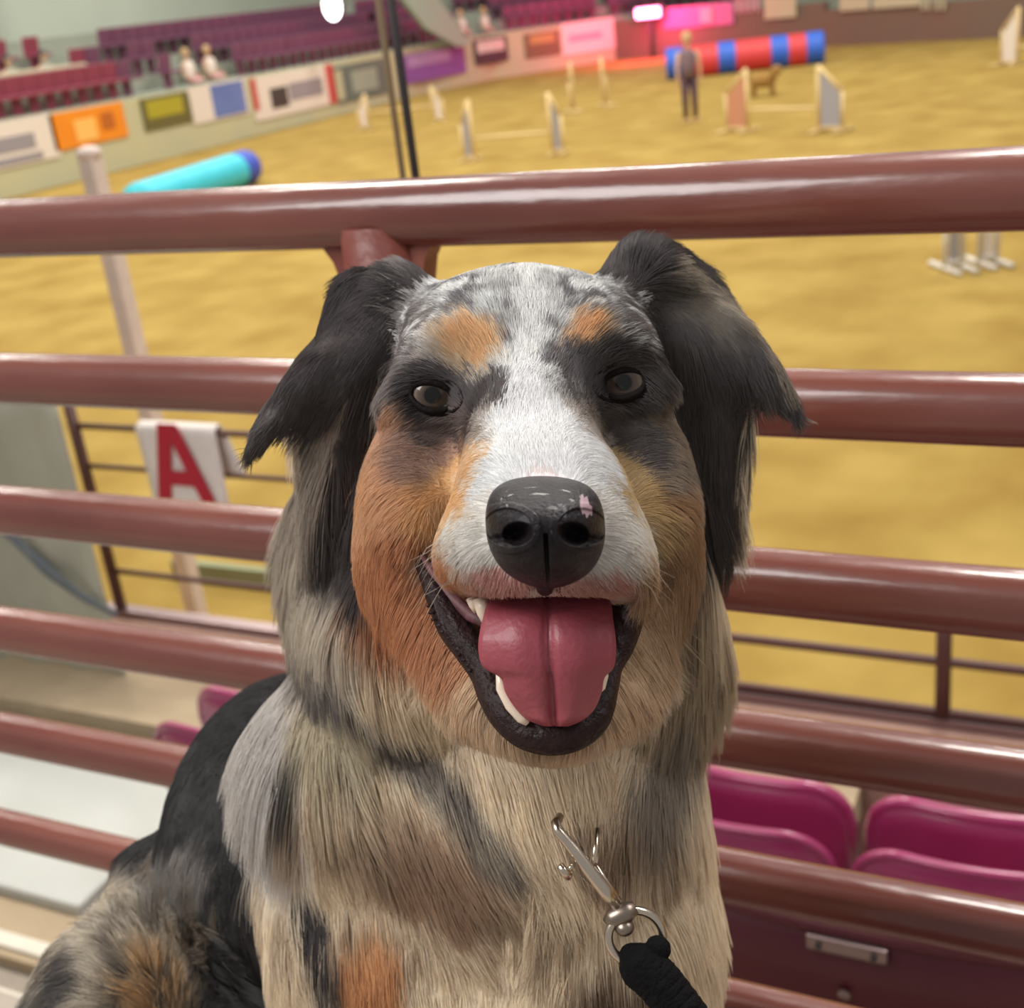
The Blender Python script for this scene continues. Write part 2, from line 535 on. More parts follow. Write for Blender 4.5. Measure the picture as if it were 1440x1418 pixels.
# aisle stairs at the left: pale treads falling away to the left of the seats
st = empty('stairs', (-2.4, 1.8, 0.3), kind='structure')
st['label'] = 'pale, brightly lit concrete aisle steps beside the magenta seats'
xe = on_z(205, 1160, 1.0)[0]
treads = ((1045, 1180, 0.95, 'concrete_lit'), (1180, 1292, 0.95, 'concrete_lit'))
y_a, y_b = on_z(100, 1040, 0.95)[1], on_z(60, 1262, 0.95)[1]
link('tread', box((xe - 1.6, (y_a + y_b) / 2, 0.85), (3.2, y_a - y_b, 0.2), bevel=0.01), M['concrete_lit'], st)
zs = 1.10
y_c = y_b
z2 = 1.05
y2a = on_z(60, 1328, z2)[1]
link('riser', box((xe - 1.25, y_b - 0.09, 0.80), (3.2, 0.18, 0.24)), M['concrete_tan'], st)
link('nosing', box((xe - 1.25, on_z(60, 1335, 0.93)[1] , 0.915), (3.1, 0.045, 0.03), bevel=0.005), M['nosing'], st)
link('tread', box((xe - 1.25, on_z(60, 1365, 0.90)[1] - 0.08, 0.80), (3.2, 0.2, 0.18)), M['concrete'], st)
link('nosing', box((xe - 1.25, on_z(20, 1408, 0.93)[1], 0.915), (3.1, 0.05, 0.03), bevel=0.005), M['nosing'], st)
link('tread', box((xe - 1.25, on_z(60, 1365, 0.90)[1] - 0.55, 0.80), (3.2, 0.6, 0.2)), M['concrete_tan'], st)
# tan ledge stripe behind the left seats
link('trim_1', box((xe + 0.3, FY - 0.32, 0.95), (3.0, 0.28, 0.1)), M['concrete_tan'], kind='structure')

# thin black double pole beyond the top rail
PYD = 1.35
pole = empty('black_stand', (on_y(586, 245, PYD)[0], PYD, 1.2), 'tall thin black metal double pole rising above the top rail', 'pole')
b0 = on_y(584, 245, PYD); t0 = on_y(550, -60, PYD)
link('pole', tube([(b0[0], PYD, 0.9), b0, (b0[0], PYD, t0[2] + 0.4)], 0.0054, 14), M['black'], pole, True)
b1 = on_y(566, 245, PYD + 0.02)
link('pole', tube([(b1[0] + 0.002, PYD + 0.02, 0.9), (b1[0], PYD + 0.02, b1[2]), (b1[0] + 0.003, PYD + 0.02, t0[2] + 0.4)], 0.0042, 10), M['bbrown'], pole, True)
link('foot', box((b0[0], PYD, 0.72), (0.3, 0.3, 0.04), bevel=0.01), M['black'], pole)

# ================================================================== THE ARENA
link('ground', box((0, 39, -0.1), (70, 82, 0.2)), M['dirt'], kind='structure')
WX = -22.3
WY = 45.6
BASEY = 8
# left long wall (x = WX) and far wall (y = WY)
LEFT = [(-22.3, 8), (-22.3, 40), (-21.5, 44.2), (-18.4, 48.9)]
FAR = [(-18.4, 48.9), (-9.6, 45.9), (-2.97, 42.2), (14.0, 31.0)]


def seg_box(name, p, q, z0, z1, off, th, material, **k):
    """upright slab along p-q, shifted off to the outside by off"""
    dx, dy = q[0] - p[0], q[1] - p[1]
    L = math.hypot(dx, dy)
    ux, uy = dx / L, dy / L
    nx_, ny_ = -uy, ux
    c = ((p[0] + q[0]) / 2 + nx_ * (off + th / 2), (p[1] + q[1]) / 2 + ny_ * (off + th / 2), (z0 + z1) / 2)
    return link(name, box(c, (L, th, z1 - z0), Matrix.Rotation(math.atan2(dy, dx), 3, 'Z')), material, **k)


for p_, q_ in zip(LEFT[:-1], LEFT[1:]):
    seg_box('wall_left', p_, q_, 0, 1.56, 0, 0.3, M['wallband'], kind='structure')
for p_, q_ in zip(FAR[:-1], FAR[1:]):
    seg_box('wall_back', p_, q_, 0, 1.42 if p_[0] < -15 else 1.15, 0, 0.3, M['darkboard'], kind='structure')


def wall_point(x, y, off=0.03):
    v = ray(x, y)
    best_ = None
    for p, q in zip(LEFT[:-1], LEFT[1:]):
        dx, dy = q[0] - p[0], q[1] - p[1]
        L = math.hypot(dx, dy); nx_, ny_ = dy / L, -dx / L
        den = v[0] * nx_ + v[1] * ny_
        t = ((p[0] - CAM[0]) * nx_ + (p[1] - CAM[1]) * ny_ + off) / den
        P = CAM + v * t
        s = ((P[0] - p[0]) * dx + (P[1] - p[1]) * dy) / L
        e = max(0, -s, s - L)
        if best_ is None or e < best_[0]: best_ = (e, P)
    return best_[1]


banners = [
    # (x left, y top-left, y bottom-left, x right, y top-right, y bottom-right, base material, prints, label)
    (-60, 178, 252, 72, 163, 224, 'bwhite', [(0.1, 0.32, 0.75, 0.66, 'bgrey'), (0.12, 0.05, 0.8, 0.22, 'bgrey')], 'white sponsor banner with grey print at the left edge of the arena wall'),
    (66, 162, 214, 170, 142, 196, 'orange', [(0.30, 0.12, 0.58, 0.72, 'peach'), (0.66, 0.3, 0.84, 0.78, 'brownprint')], 'orange sponsor banner on the arena wall'),
    (196, 142, 186, 262, 126, 174, 'bolive', [(0.1, 0.35, 0.85, 0.9, 'byellow')], 'olive banner with yellow-green print right of the orange banner'),
    (263, 121, 176, 343, 112, 162, 'bwhite', [(0.36, 0.05, 0.95, 0.95, 'bblue')], 'small white and blue banner left of the big white banner'),
    (349, 108, 170, 466, 92, 150, 'bwhite', [(0.2, 0.2, 0.4, 0.68, 'bdark'), (0.42, 0.3, 0.84, 0.72, 'bgrey'), (0.0, 0.25, 0.06, 1.0, 'bred'), (0.90, 0.0, 1.0, 1.0, 'bred')], 'large white banner with dark lettering and red ends'),
    (468, 92, 146, 540, 84, 134, 'bteal', [(0.0, 0.1, 0.12, 0.9, 'wallband'), (0.3, 0.2, 0.8, 0.8, 'backwall_dark')], 'grey-green banner just left of the black pole'),
    (566, 76, 118, 652, 66, 104, 'bpurple', [(0.05, 0.55, 0.75, 0.95, 'blilac')], 'purple banner just right of the black pole'),
    (664, 54, 92, 712, 52, 86, 'bblack', [(0.12, 0.45, 0.28, 0.9, 'bwhite'), (0.32, 0.45, 0.48, 0.9, 'bwhite'), (0.52, 0.45, 0.68, 0.9, 'bwhite'), (0.72, 0.45, 0.88, 0.9, 'bwhite')], 'small black banner with white letters'),
    (736, 48, 84, 786, 42, 76, 'bbrown', [(0.15, 0.55, 0.85, 0.9, 'btan')], 'brown and tan banner between the black and the white banners'),
    (788, 34, 78, 862, 24, 70, 'bwhite', [(0.12, 0.4, 0.75, 0.62, 'bpink')], 'white banner with a pale stripe near the far corner'),
    (868, 30, 74, 906, 26, 68, 'bpink', [(0.2, 0.1, 0.7, 0.6, 'bwhite')], 'small pink and cream banner under the red lamp'),
]
for (xl, ytl, ybl, xr_, ytr, ybr, bmn, prints, lab) in banners:
    a0, a1 = wall_point(xl, ytl), wall_point(xl, ybl)
    b0_, b1_ = wall_point(xr_, ytr), wall_point(xr_, ybr)
    z1 = min(1.9, max((a0[2] + b0_[2]) / 2, 0.9)); z0 = max(0.15, (a1[2] + b1_[2]) / 2)
    p2 = np.array([a0[0], a0[1]]); q2 = np.array([b0_[0], b0_[1]])
    Lb = np.linalg.norm(q2 - p2); u2 = (q2 - p2) / Lb; n2 = np.array([u2[1], -u2[0]])
    RZ = Matrix.Rotation(math.atan2(u2[1], u2[0]), 3, 'Z')
    cc = (p2 + q2) / 2
    root = empty('wall_banner', (cc[0], cc[1], z0), lab, 'banner', 'sponsor banners on the arena wall')
    link('panel', box((cc[0], cc[1], (z0 + z1) / 2), (Lb, 0.03, z1 - z0), RZ, bevel=0.006), M[bmn], root)
    for (u0, v0, u1, v1, pm) in prints:
        c3 = p2 + u2 * Lb * (u0 + u1) / 2 + n2 * 0.02
        link('print', box((c3[0], c3[1], z0 + (z1 - z0) * (v0 + v1) / 2), (Lb * (u1 - u0), 0.014, (z1 - z0) * (v1 - v0)), RZ, bevel=0.004), M[pm], root)


def far_y(x, y=40, off=0.0):
    """world Y where the viewing direction of x meets the far wall"""
    v = ray(x, y)
    for p, q in zip(FAR[:-1], FAR[1:]):
        dx, dy = q[0] - p[0], q[1] - p[1]
        L = math.hypot(dx, dy); nx_, ny_ = -dy / L, dx / L
        t = ((p[0] - CAM[0]) * nx_ + (p[1] - CAM[1]) * ny_) / (v[0] * nx_ + v[1] * ny_)
        P = CAM + v * t
        s = ((P[0] - p[0]) * dx + (P[1] - p[1]) * dy) / L
        if -0.5 <= s <= L + 0.5: return P[1] + off
    return 44 + off


def far_board(x0, y0, x1, y1, off, material, name, label, cat, group=None):
    a = on_y(x0, y0, far_y(x0, off=off)); b = on_y(x1, y1, far_y(x1, off=off))
    c = (a + b) / 2
    o = link(name, box(tuple(c), (math.hypot(b[0] - a[0], b[1] - a[1]), 0.06, abs(a[2] - b[2])), Matrix.Rotation(math.atan2(b[1] - a[1], b[0] - a[0]), 3, 'Z'), bevel=0.02), M[material])
    return tag(o, label, cat, group)


far_board(932, 12, 1032, 34, -0.06, 'bmagenta', 'wall_banner', 'long magenta banner on the far wall right of the red lamp', 'banner')
far_board(984, 12, 1002, 32, -0.14, 'bpink', 'round_emblem', 'pale round print patch on the magenta banner', 'emblem')
far_board(1074, -22, 1120, 24, -0.1, 'beam', 'cream_board', 'cream board above the dark far wall, leftmost and tallest of three', 'board')
far_board(1181, -14, 1223, 13, -0.1, 'beam', 'cream_board', 'cream board above the dark far wall, middle of three', 'board')
far_board(1228, -14, 1294, 8, -0.1, 'beam', 'cream_board', 'cream board above the dark far wall, longest and rightmost of three', 'board')
for k, x0 in enumerate((1036, 1045, 1054, 1063)):
    far_board(x0, -6, x0 + 4, 19 - k, -0.1, 'bpink', 'slat_post', 'thin pale upright post above the far wall, left of the tallest cream board', 'post', 'thin pale posts above the far wall')
for x0 in (1296, 1304, 1316, 1325):
    far_board(x0, -6, x0 + 4, 14, -0.1, 'beam', 'gate_post', 'thin cream upright of the gate right of the longest cream board', 'post', 'cream gate uprights at the top right')

# red led lamp with its glow falling on the wall beside
p = on_y(911, 18, far_y(911, off=-0.75))
led = empty('beacon_lamp', p, 'glowing red warning lamp above the far corner of the arena', 'lamp')
link('lamp', box(p, (0.95, 0.12, 0.34), bevel=0.05), M['led'], led)
link('mast', tube([(p[0], p[1] + 0.2, 0.0), (p[0], p[1] + 0.2, p[2])], 0.06, 8), M['bblack'], led, True)
link('housing', box((p[0], p[1] + 0.12, p[2]), (1.15, 0.1, 0.5), bevel=0.04), M['bblack'], led)
pl = bpy.data.lights.new('beacon_light', 'POINT'); pl.energy = 700; pl.color = (1, 0.05, 0.2); pl.shadow_soft_size = 0.3
plo = bpy.data.objects.new('beacon_light', pl); COL.objects.link(plo); plo.location = (p[0] + 0.2, p[1] - 1.2, p[2])

# bright hanging lamp, top left
p = on_x(467, 9, WX + 1)
hl = empty('hanging_lamp', p, 'bright white hanging lamp over the far seats at top left', 'lamp')
link('bulb', add_ball(bmesh.new(), p, 0.26, 16, (1, 1, 1.5)), M['lamp'], hl, True)
link('shade', tube([(p[0], p[1], p[2] + 0.3), (p[0], p[1], p[2] + 0.75)], [0.3, 0.1], 16), M['bblack'], hl, True)

# ---- grandstand behind the left wall: stepped concrete, rows of seats
LEFT2 = LEFT + [(-13.5, 52.5)]
for k in range(5):
    for p_, q_ in zip(LEFT2[:-1], LEFT2[1:]):
        e_ = np.array([q_[0] - p_[0], q_[1] - p_[1]]); e_ = e_ / np.linalg.norm(e_) * (0.3 + 0.35 * k)
        seg_box('wall_step', (p_[0] - e_[0], p_[1] - e_[1]), (q_[0] + e_[0], q_[1] + e_[1]), 0, 1.6 + 0.4 * k, 0.31 + 0.9 * k, 0.89, M['backwall_dark'], kind='structure')
link('wall_far_left', box((WX - 9.5, 30, 6), (0.3, 60, 12)), M['backwall'], kind='structure')
link('wall_far_back', box((-10, 62, 5), (60, 0.3, 10)), M['backwall'], kind='structure')
for k, yy in enumerate((20.3, 25.5)):
    link('pillar', box((WX - 8.9, yy + 4, 5), (0.6, 0.9, 10)), M['backwall_dark'], kind='structure')


def far_seat_mesh(name, material):
    bm = bmesh.new()
    add_box(bm, (0.18, 0, 0.62), (0.07, 0.50, 0.5), Matrix.Rotation(0.12, 3, 'Y'), 0.02)
    add_box(bm, (0.38, 0, 0.42), (0.40, 0.48, 0.07), None, 0.02)
    add_box(bm, (0.20, 0, 0.20), (0.05, 0.30, 0.40))
    me = bpy.data.meshes.new(name)
    bm.to_mesh(me); bm.free()
    me.materials.append(material)
    return me


fs1, fs2 = far_seat_mesh('far_seat', M['far_seat']), far_seat_mesh('far_seat_red', M['far_seat_red'])
seated_people = [
    (268, 112, 0.95, 1.6, 'spectator in a cream top above the blue and white banner, left one'),
    (298, 108, 0.95, 1.6, 'spectator in a white top above the blue and white banner, right one'),
    (650, 40, 0.95, 1.6, 'spectator in a pale top right of the mint panel, left one of the pair'),
    (682, 36, 0.95, 1.6, 'spectator in a pale top right of the mint panel, right one'),
    (14, 100, 1.8, 2.0, 'dark-haired spectator at the far left edge of the upper stand'),
    (64, 92, 1.8, 2.0, 'dark-haired spectator second from the left in the upper stand')]
taken = [wall_point(x, y, -off) for (x, y, off, z_, l_) in seated_people]
nseat = 0
for k in range(6):
    off = 0.31 + 0.9 * k
    for si, (p_, q_) in enumerate(zip(LEFT2[:-1], LEFT2[1:])):
        L = math.hypot(q_[0] - p_[0], q_[1] - p_[1]); ux, uy = (q_[0] - p_[0]) / L, (q_[1] - p_[1]) / L
        for s in np.arange(0.3, L - 0.1, 0.54):
            yy = p_[1] + uy * s
            if si == 0:
                if yy < 17.0 or (26.2 <= yy < 27.4): continue
                if k == 1 and yy < 22.4: continue
                if k == 2 and yy < 26.2 and not 23.4 < yy < 25.2: continue
                if k > 2: continue
            elif k > 2: continue
            if nseat >= 298: continue
            sp_xy = (p_[0] + ux * s - uy * (off + 0.3), p_[1] + uy * s + ux * (off + 0.3))
            if any(math.hypot(sp_xy[0] - t_[0], sp_xy[1] - t_[1]) < 0.75 for t_ in taken): continue
            nseat += 1
            o = bpy.data.objects.new('far_seat', fs2 if yy < 26 and si == 0 else fs1)
            COL.objects.link(o)
            o.location = (p_[0] + ux * s - uy * (off + 0.65), p_[1] + uy * s + ux * (off + 0.65), 1.6 + 0.4 * k)
            o.rotation_euler = (0, 0, math.atan2(uy, ux) + math.pi / 2 + math.pi)
            if yy < 26:
                tag(o, 'small red-maroon stand seat across the arena, left block above the orange banner', 'seat', 'red-maroon far seats, left block')
            elif si == 0:
                tag(o, 'small plum stand seat across the arena, in the long rows above the wall banners', 'seat', 'plum far seats, long rows')
            else:
                tag(o, 'small magenta-plum stand seat on the curved far corner, right of the mint panel', 'seat', 'plum far seats on the curved corner')
# beige rail and dark heads in the left stand
a, b = on_x(-30, 112, WX - 1.12), on_x(120, 92, WX - 1.12)
tag(link('beige_rail', tube([(a[0], a[1], 1.95), a, (a + b) / 2, b, (b[0], b[1], 1.95)], 0.07, 10), M['beam'], smooth=True), 'beige handrail running above the red-maroon seats at top left', 'handrail')


def person(base, h, facing, shirt, trousers, hair_m, label, group=None, name='person', seated=False):
    """standing figure: one skinned body surface, clothing and hair as children"""
    root = empty(name, base, label, 'person', group)
    bx, by, bz = base
    ca, sa = math.cos(facing), math.sin(facing)
    def P(x, y, z):
        if seated:          # hips rest at the base, thighs forward, shins down
            if z >= 0.5: z = z - 0.47
            elif z >= 0.2: y, z = y - 0.14, 0.03
            else: x, y, z = x * 1.6, y - 0.16, 0.03 + max(0, z) * 0.3
        return (bx + (x * ca - y * sa) * h, by + (x * sa + y * ca) * h, bz + z * h)
    bm = bmesh.new()
    add_ball(bm, P(0, 0, 0.935), 0.062 * h, 12, (0.85, 0.95, 1.1))
    add_tube(bm, [P(0, 0, 0.80), P(0, 0, 0.9)], [0.032 * h, 0.028 * h], 10)
    for s in (-1, 1):
        add_tube(bm, [P(s * 0.10, 0, 0.80), P(s * 0.13, 0.0, 0.63), P(s * 0.13, -0.04, 0.47), P(s * 0.12, -0.05, 0.42)], [0.028 * h, 0.024 * h, 0.016 * h, 0.014 * h], 8)
        add_tube(bm, [P(s * 0.05, 0, 0.5), P(s * 0.055, 0, 0.28), P(s * 0.055, 0.01, 0.04)], [0.045 * h, 0.034 * h, 0.02 * h], 8)
        add_ball(bm, P(s * 0.055, -0.03, 0.02), 0.03 * h, 8, (1, 1.6, 0.6))
    link('body', bm, M['skin'], root, True)
    link('shirt', tube([P(0, 0, 0.50), P(0, 0, 0.62), P(0, 0, 0.76), P(0, 0, 0.82)], [0.085 * h, 0.085 * h, 0.105 * h, 0.05 * h], 12), shirt, root, True)
    t = bmesh.new()
    for s in (-1, 1):
        add_tube(t, [P(s * 0.045, 0, 0.52), P(s * 0.055, 0, 0.28), P(s * 0.055, 0.01, 0.05)], [0.055 * h, 0.04 * h, 0.03 * h], 8)
    link('trousers', t, trousers, root, True)
    link('hair', add_ball(bmesh.new(), P(0, 0.012, 0.95), 0.066 * h, 12, (0.95, 1, 1.05)), hair_m, root, True)
    return root


pb = on_z(972, 172, 0.0)
person(tuple(pb), 1.78, 0.4, M['greycloth'], M['darkcloth'], M['hairlight'], 'handler in a grey top and dark shorts standing on the dirt before the striped tunnel')
for (x, y, off, zb0, lab) in seated_people:
    q = wall_point(x, y, -off)
    person((q[0], q[1], zb0 + 0.02), 1.7, math.pi / 2, M['bwhite'] if zb0 < 1.9 else M['backwall_dark'], M['bpink'] if zb0 < 1.9 else M['backwall_dark'], M['hairlight'] if zb0 < 1.9 else M['bblack'], lab, seated=True)

# pale mint slanted sheet beside the black pole at the top
ms = bmesh.new()
Wm = WX + 0.8
pp = [on_x(560, -10, Wm), on_x(612, -10, Wm), on_x(662, 62, Wm), on_x(645, 66, Wm), on_x(600, 40, Wm)]
vs = [ms.verts.new(tuple(q)) for q in pp] + [ms.verts.new((q[0] - 0.15, q[1], q[2])) for q in pp]
n5 = 5
ms.faces.new(vs[:5]); ms.faces.new(vs[5:][::-1])
for i in range(5):
    ms.faces.new((vs[i], vs[(i + 1) % 5], vs[5 + (i + 1) % 5], vs[5 + i]))
tag(link('mint_sheet', ms, M['mint']), 'pale mint slanted stair panel right of the black pole', 'panel')

# ---- agility equipment
def tunnel(pts, r, bands, label):
    root = empty('agility_tunnel', (pts[0][0], pts[0][1], 0), label, 'tunnel')
    n = len(bands)
    pts = [Vector(tuple(p)) for p in pts]
    for i in range(n):
        a = pts[0].lerp(pts[-1], i / n); b = pts[0].lerp(pts[-1], (i + 1) / n)
        ps = [a.lerp(b, t / 6) for t in range(7)]
        rs = [r * (1.02 if t % 2 else 0.97) for t in range(7)]
        bm = bmesh.new()
        add_tube(bm, ps, rs, 20, cap=(i in (0, n - 1)))
        link('segment', bm, M[bands[i]], root, True)
    return root


a = on_z(200, 312, 0.0); b = on_z(352, 258, 0.0)
tunnel([(a[0], a[1], 0.32), (b[0], b[1], 0.32)], 0.34, ['teal'] * 7 + ['tblue'], 'bright teal tunnel with a blue end lying on the dirt at left')
a = on_z(938, 112, 0.0); b = on_z(1158, 88, 0.0)
tunnel([(a[0], a[1], 0.42), (b[0], b[1], 0.42)], 0.47, ['tblue2', 'tred', 'tred', 'tblue2', 'tred', 'tred', 'tblue2', 'tred', 'tblue2'], 'red and blue striped tunnel in front of the far wall')


def jump(pL, pR, h, label, panels=('wing_grey', 'wing_pink'), bar=True, wing_w=0.5, frame='wing'):
    """winged jump: two frames with panels, uprights and a bar between"""
    pL, pR = Vector((pL[0], pL[1], 0)), Vector((pR[0], pR[1], 0))
    root = empty('agility_jump', (pL + pR) / 2, label, 'jump')
    d = (pR - pL).normalized()
    nrm = Vector((-d.y, d.x, 0))
    for s, p, pm in ((-1, pL, panels[0]), (1, pR, panels[1])):
        f = bmesh.new()
        q = p + d * s * wing_w
        add_tube(f, [p, p + Vector((0, 0, h))], 0.035, 8)
        add_tube(f, [q, q + Vector((0, 0, h * 0.62))], 0.03, 8)
        add_tube(f, [p + Vector((0, 0, h)), q + Vector((0, 0, h * 0.62))], 0.03, 8)
        add_tube(f, [p + Vector((0, 0, 0.08)), q + Vector((0, 0, 0.08))], 0.03, 8)
        add_tube(f, [p - nrm * 0.3 + Vector((0, 0, 0.03)), p + nrm * 0.3 + Vector((0, 0, 0.03))], 0.03, 8)
        add_tube(f, [q - nrm * 0.3 + Vector((0, 0, 0.03)), q + nrm * 0.3 + Vector((0, 0, 0.03))], 0.03, 8)
        w_ = link('wing', f, M[frame], root, True)
        g = bmesh.new()
        add_prism(g, [(0.05, 0.1), (wing_w - 0.05, 0.1), (wing_w - 0.05, h * 0.58), (0.05, h * 0.9)], p, d * s, Z3, nrm, 0.03)
        link('wing_panel', g, M[pm], w_)
    if bar:
        link('bar', tube([pL + Vector((0, 0, 0.42)), pR + Vector((0, 0, 0.42))], 0.03, 8), M['wing'], root, True)
    return root


jump(on_z(1052, 186, 0), on_z(1152, 186, 0), 1.15, 'cream winged jump standing below the striped tunnel', ('wing_pink', 'wing_grey'))
jump(on_z(668, 226, 0), on_z(778, 218, 0), 1.15, 'grey-panelled winged jump in the middle of the arena', ('wing_grey', 'wing_grey'), wing_w=0.22)
jump(on_z(1352, 378, 0), on_z(1378, 374, 0), 1.1, 'nearer white jump wing below the top rail at the right', ('wing_grey', 'bwhite'), bar=False, wing_w=0.17, frame='white')
jump(on_z(1430, 92, 0), on_z(1500, 92, 0), 1.3, 'far jump with slender cream wings at the right edge', ('bwhite', 'bwhite'), wing_w=0.5)
jump(on_z(520, 182, 0), on_z(612, 172, 0), 0.9, 'small far jump with white wings behind the black pole', ('bwhite', 'bwhite'), wing_w=0.25)
jump(on_z(808, 158, 0), on_z(850, 150, 0), 1.2, 'slender cream jump beyond the middle jump', ('wing', 'wing'), wing_w=0.1, bar=False)
q = on_z(1073, 136, 0)
dm = bmesh.new()
add_ball(dm, (q[0], q[1], 0.36), 0.19, 12, (1.7, 0.8, 0.9)); add_ball(dm, (q[0] + 0.34, q[1], 0.58), 0.12, 10, (1.2, .9, .9))
add_tube(dm, [(q[0] + 0.22, q[1], 0.42), (q[0] + 0.33, q[1], 0.56)], [0.11, 0.09], 10)
for sx in (-0.24, -0.17, 0.19, 0.25):
    add_tube(dm, [(q[0] + sx, q[1], 0.32), (q[0] + sx * 1.1, q[1], 0.0)], [0.05, 0.025], 8)
add_tube(dm, [(q[0] - 0.28, q[1], 0.42), (q[0] - 0.42, q[1], 0.55)], [0.04, 0.02], 8)
tag(link('small_dog', dm, mat('far_dog_coat', srgb(150, 112, 56), 0.9, col2=srgb(168, 128, 66)), smooth=True), 'small brown dog running through the cream winged jump far away', 'dog')

# white post on the dirt just beyond the fence
pb = on_z(283, 888, 0.0)
pt = on_z(283, 888, 0.0)
Yp = pb[1]
zt_ = on_y(149, 214, Yp)[2]
wp = empty('white_post', (pb[0], Yp, 0), 'tall white wooden post on the dirt behind the fence at left', 'post')
link('shaft', box((pb[0], Yp, zt_ / 2), (0.085, 0.085, zt_), bevel=0.012), M['whitepost'], wp)
link('cap', add_ball(bmesh.new(), (pb[0], Yp, zt_), 0.06, 14, (1, 1, 0.6)), M['whitepost'], wp, True)
ga, gb = on_z(250, 812, 0.0), on_z(420, 834, 0.0)
tag(link('green_board', box(((ga[0] + gb[0]) / 2, (ga[1] + gb[1]) / 2, 0.06), (gb[0] - ga[0], 0.05, 0.12)), M['green']), 'low sage green board lying on the dirt behind the fence, below the towel', 'board')
# ================================================================== THE DOG
# Everything of the dog is measured in its own frame: right, up, away (metres); E() turns a picture measure at a given
# depth into real size there.
prims = []      # (kind, data, blend, group, op)


def E(x, y, w, rx, ry, rw, ang=0.0, k=0.014, g='H', op=1):
    c = mm(x, y, w)
    a = math.radians(ang)
    R = np.array([[math.cos(a), math.sin(a), 0], [-math.sin(a), math.cos(a), 0], [0, 0, 1]])   # rows = local axes
    prims.append(('E', (c, np.array([rx * w / F, ry * w / F, rw]), R), k, g, op))


def Cp(a, b, ra, rb, k=0.014, g='H', op=1):
    prims.append(('C', (np.array(a, float), np.array(b, float), ra, rb), k, g, op))


def CP(x0, y0, w0, x1, y1, w1, r0, r1, k=0.014, g='H', op=1):
    Cp(mm(x0, y0, w0), mm(x1, y1, w1), r0 * w0 / F, r1 * w1 / F, k, g, op)


def CW(a, b, ra, rb, k=0.02, g='L'):
    Cp(to_frame(np.array(a)), to_frame(np.array(b)), ra, rb, k, g)


# head
E(738, 524, .535, 168, 132, .070)
E(738, 466, .545, 165, 70, .060)
E(640, 500, .502, 64, 48, .036, 12)
E(848, 488, .504, 64, 46, .036, -10)
E(592, 690, .520, 74, 130, .046, k=.02)
E(896, 690, .522, 74, 130, .046, k=.02)
E(745, 600, .480, 78, 95, .045, k=.02)
E(758, 680, .445, 108, 90, .046, k=.02)
E(768, 735, .420, 122, 84, .038, k=.018)
E(676, 778, .425, 62, 52, .034, k=.014)
E(858, 788, .425, 58, 52, .034, k=.014)
# eye sockets
E(604, 558, .493, 60, 42, .019, k=.012)
E(881, 541, .494, 60, 42, .019, k=.012)
E(608, 556, .472, 31, 21, .012, k=.004, op=-1)
E(877, 538, .473, 31, 21, .012, k=.004, op=-1)
E(586, 740, .500, 56, 80, .040, k=.02)
E(906, 745, .500, 54, 80, .040, k=.02)
# lower jaw behind the lips, then the hollow of the mouth
CP(572, 790, .495, 672, 985, .462, 48, 44, k=.02)
CP(918, 800, .495, 880, 975, .462, 42, 40, k=.02)
E(775, 930, .475, 105, 135, .045, k=.02)
E(778, 1002, .447, 78, 52, .030, k=.015)
E(770, 900, .415, 92, 104, .052, k=.006, op=-1)
CP(592, 790, .458, 690, 900, .425, 16, 60, k=.006, op=-1)
CP(884, 850, .450, 830, 930, .425, 16, 50, k=.006, op=-1)
E(768, 812, .403, 100, 26, .014, k=.008)
# neck and ruff
E(692, 780, .620, 270, 250, .080, k=.03, g='N')
E(508, 500, .555, 52, 120, .030, k=.02, g='N')
E(962, 490, .560, 52, 120, .030, k=.02, g='N')
E(590, 880, .560, 130, 120, .050, k=.03, g='N')
E(915, 860, .570, 80, 150, .050, k=.03, g='N')
E(668, 1050, .610, 294, 190, .080, k=.03, g='N')
E(770, 1120, .570, 190, 150, .055, k=.03, g='N')
E(678, 1250, .635, 285, 225, .100, k=.03, g='N')
E(845, 1290, .580, 145, 170, .060, k=.03, g='N')
E(722, 1430, .610, 232, 160, .090, k=.03, g='N')
# hanging hair masses behind the cheeks
E(468, 640, .560, 38, 150, .028, 8, k=.02, g='N')
E(996, 600, .565, 46, 140, .030, -6, k=.02, g='N')
# ears: folded flaps
E(566, 418, .545, 42, 40, .024, k=.016, g='E')
E(905, 392, .545, 56, 46, .028, k=.016, g='E')
E(492, 498, .532, 120, 38, .011, 48, k=.010, g='E')
E(404, 562, .520, 92, 22, .006, 55, k=.008, g='E')
E(985, 455, .540, 128, 54, .012, -48, k=.010, g='E')
E(1070, 512, .528, 92, 22, .006, -54, k=.008, g='E')
# trunk, haunch
E(430, 1180, .740, 190, 230, .110, k=.03, g='T')
E(330, 1440, .780, 165, 260, .110, k=.03, g='T')
E(250, 1330, .740, 60, 150, .050, 20, k=.03, g='T')
E(165, 1455, .700, 108, 165, .070, k=.02, g='T')
